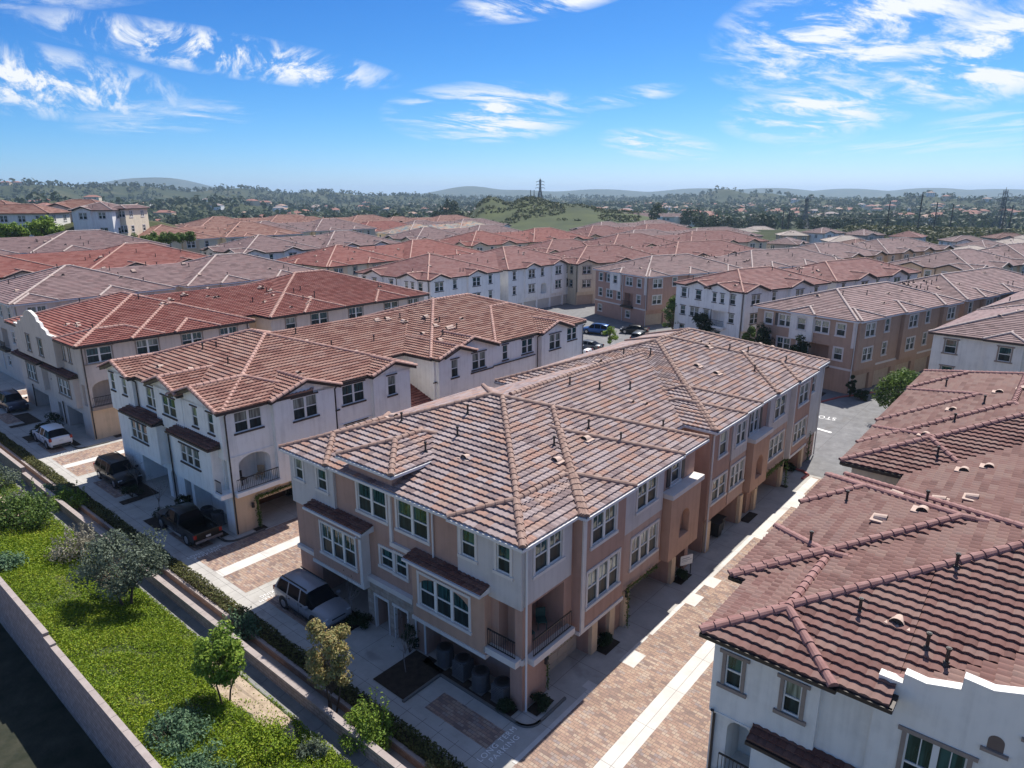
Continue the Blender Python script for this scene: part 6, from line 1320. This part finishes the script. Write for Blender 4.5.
for (a, c, D0, D1, n_) in tz:
    for _ in range(n_):
        px = rf.uniform(a, c); D = rf.uniform(D0, D1); d = px_dir(px, 200); x, y = d[0]/d[1]*D, D
        if 465 < px < 650 and 470 < D < 780: continue
        k = rf.choices(range(4), (4, 3, 2, 3))[0]; o = tp[k] if first[k] else inst(tp[k]); first[k] = False
        sc_ = rf.uniform(.65, 1.05); o.location = (x, y, gz(x, y)); o.rotation_euler = (0, 0, rf.uniform(0, 6)); o.scale = (sc_*1.15, sc_*1.15, sc_); tag(o, tl[k], 'tree', 'belt of trees beyond the estate')
# woods on the far hills and scrub on the slopes: past counting
wb = MB()
for i in range(9500):
    px = rf.uniform(-60, 1084); D = 640+2600*rf.random()**1.5; d = px_dir(px, 200); x, y = d[0]/d[1]*D, D
    if noise.noise(Vector((x*.004, y*.004, 1))) < -.12 and rf.random() < .7: continue
    if 450 < px < 650 and D < 780: continue
    r = rf.uniform(3.5, 6.5)*(1+D/4500); blob(wb, Vector((x, y, gz(x, y)+r*.6)), r, r*rf.uniform(.8, 1.3), 0, 9, 1.25)
tag(wb.build('woods', G_FAR), kind='stuff')
sb = MB(); G_SCR = leafmat('scrub_leaf', [(.022, .032, .012), (.05, .065, .022), (.12, .12, .04)], scale=.05)
for i in range(3600):
    px = rf.uniform(850, 1100); D = rf.uniform(272, 560); d = px_dir(px, 200); x, y = d[0]/d[1]*D, D; r = rf.uniform(1.2, 2.6); blob(sb, Vector((x, y, gz(x, y)+r*.3)), r, r*.7, 0, 9, 1.1)
for i in range(2400):
    px = rf.uniform(455, 640); D = rf.uniform(500, 720); d = px_dir(px, 200); x, y = d[0]/d[1]*D, D
    if noise.noise(Vector((x*.03, y*.03, 5))) < -.08: continue
    r = rf.uniform(1.0, 2.4); blob(sb, Vector((x, y, gz(x, y)+r*.2)), r, r*.6, 0, 7, 1.1)
tag(sb.build('scrub', G_SCR), kind='stuff')
# garden greenery by the hillside houses
for lb, px, py, D, h, r, m_ in (('broad bright green tree right of the white gable-ended house', 46, 236, 160, 4.6, 3.4, G_BRT), ('bushy bright green tree before the white gable-ended house', 10, 238, 156, 3.4, 3.0, G_BRT)):
    x, y, z = pz(px, py, D); tree('garden_tree', lb, ST(x, y), z-2, h+1.5, r, m_, 1.5, 26, 130, .6, .16)
for i, (px, py) in enumerate(((118, 235), (138, 234), (150, 232), (160, 233), (172, 231), (186, 232))):
    x, y, z = pz(px, py, 168); shrub('green shrub below the big pale house, %s along the path' % ('nearest left', 'second', 'third', 'fourth', 'fifth', 'last')[i], ST(x, y), max(gz(x, y), z-2.5), 3.0, 2.4, G_MID, 12, 80, .5, 'shrubs below the big pale house')
# ------------------------------------------------------------------ pylons, poles and wires
STEEL = simple('galvanised_steel', (.10, .11, .12), .6); WOOD = simple('weathered_pole', (.07, .06, .055), .9)
ATT = []
def pylon(label, px, ytop, ybase, D):
    x, y, zb = pz(px, ybase, D); zt = pz(px, ytop, D)[2]; H_ = zt-zb; root = empty('pylon', (x, y, zb), R(12)); tag(root, label, 'pylon'); b = MB(); r = max(.16, D*.00042)
    W0, W1 = H_*.13, H_*.026; nl = 9
    def cor(f): w = W0+(W1-W0)*min(1, f/.62) if f < .62 else W1; return [(sx*w, sy*w, f*H_) for sx, sy in ((-1, -1), (1, -1), (1, 1), (-1, 1))]
    for i in range(nl):
        f0, f1 = i/nl, (i+1)/nl; A_, B_ = cor(f0), cor(f1)
        for k in range(4): b.tube(A_[k], B_[k], r, r, 4); b.tube(A_[k], B_[(k+1) % 4], r*.6, r*.6, 3); b.tube(B_[k], A_[(k+1) % 4], r*.6, r*.6, 3); b.tube(B_[k], B_[(k+1) % 4], r*.6, r*.6, 3)
    b.tube((0, 0, H_*.97), (0, 0, H_*1.06), r, r*.5, 4); b.build('lattice', STEEL, root)
    for f in (.66, .79, .92):
        b = MB(); L = H_*.17*(1.15 if f < .7 else 1)
        for sg in (-1, 1): b.tube((sg*W1, 0, f*H_+.03*H_), (sg*L, 0, f*H_), r*.7, r*.5, 4); b.tube((sg*W1, 0, f*H_-.01*H_), (sg*L, 0, f*H_), r*.7, r*.5, 4); b.tube((sg*L, 0, f*H_), (sg*L, 0, f*H_-H_*.05), r*.6, r*.6, 4)
        b.build('cross_arm', STEEL, root)
    ATT.append([Vector((x+sg*H_*.16, y, zb+f*H_-H_*.05)) for f in (.66, .79, .92) for sg in (-1, 1)])
pylon('lattice pylon on the shrub slope at the right edge', 997, 190, 239, 430); pylon('hazy lattice pylon in the middle right distance', 803, 198, 236, 540); pylon('lattice pylon on top of the green hill', 540, 179.5, 204, 640)
def pole(label, px, ytop, ybase, D, arm=True):
    x, y, zb = pz(px, ybase, D); zt = pz(px, ytop, D)[2]; root = empty('utility_pole', (x, y, zb-1)); tag(root, label, 'pole', 'utility poles'); b = MB(); b.tube((0, 0, 0), (0, 0, zt-zb+1), .42, .28, 7); b.build('shaft', WOOD, root)
    if arm:
        for q in (.9, 1.6): b = MB(); b.tube((-1.6, 0, zt-zb+1-q*1.6), (1.6, 0, zt-zb+1-q*1.6), .13, .13, 4); b.build('cross_arm', WOOD, root)
for lb, px, a, c, D, ar in (('tallest dark pole with cross arms on the shrub slope', 917, 192, 232, 400, True), ('dark pole left of the tallest pole', 886, 201, 232, 410, False), ('dark pole just right of the tallest pole', 933, 202, 232, 410, False), ('dark pole furthest right of the tallest pole before the pylon', 949, 204, 233, 410, False),
    ('left one of two twin poles beside the middle pylon', 781, 208, 238, 430, False), ('right one of two twin poles beside the middle pylon', 787, 208, 238, 432, False), ('left one of two poles at the foot of the right pylon', 1000, 206, 238, 415, False), ('right one of two poles at the foot of the right pylon', 1007, 205, 238, 415, False),
    ('left short pole beside the green hill pylon', 530.5, 190, 204, 640, False), ('right short pole beside the green hill pylon', 534, 190, 204, 642, False)): pole(lb, px, a, c, D, ar)
wn_ = 0
for A_, B_ in ((ATT[0], ATT[1]),):
    for i in range(6):
        b = MB(); P_ = [A_[i].lerp(B_[i], k/14)-Vector((0, 0, 5*4*(k/14)*(1-k/14))) for k in range(15)]
        for k in range(14): b.tube(P_[k], P_[k+1], .06, .06, 3, cap=False)
        tag(b.build('power_line', STEEL), 'thin power line slung between the right pylon and the hazy one', 'cable', 'power lines')
for i in range(6):
    b = MB(); A_ = ATT[0][i]; B_ = A_+Vector((150, -60, 4)); P_ = [A_.lerp(B_, k/10)-Vector((0, 0, 4*4*(k/10)*(1-k/10))) for k in range(11)]
    for k in range(10): b.tube(P_[k], P_[k+1], .06, .06, 3, cap=False)
    tag(b.build('power_line', STEEL), 'thin power line running off the photo to the right', 'cable', 'power lines')
# ------------------------------------------------------------------ haze over the valley
HAZE = 1.15e-4
m = bpy.data.materials.new('haze_air'); m.use_nodes = True; t = m.node_tree; t.nodes.clear()
o = t.nodes.new('ShaderNodeOutputMaterial'); v_ = t.nodes.new('ShaderNodeVolumePrincipled'); v_.inputs['Color'].default_value = (.58, .79, 1.0, 1); v_.inputs['Density'].default_value = HAZE; v_.inputs['Anisotropy'].default_value = 0.2
t.links.new(v_.outputs[0], o.inputs['Volume'])
hb = MB(); hb.box(-13000, 13000, -13000, 13000, -25, 130); ho = hb.build('haze', m); tag(ho, kind='stuff')
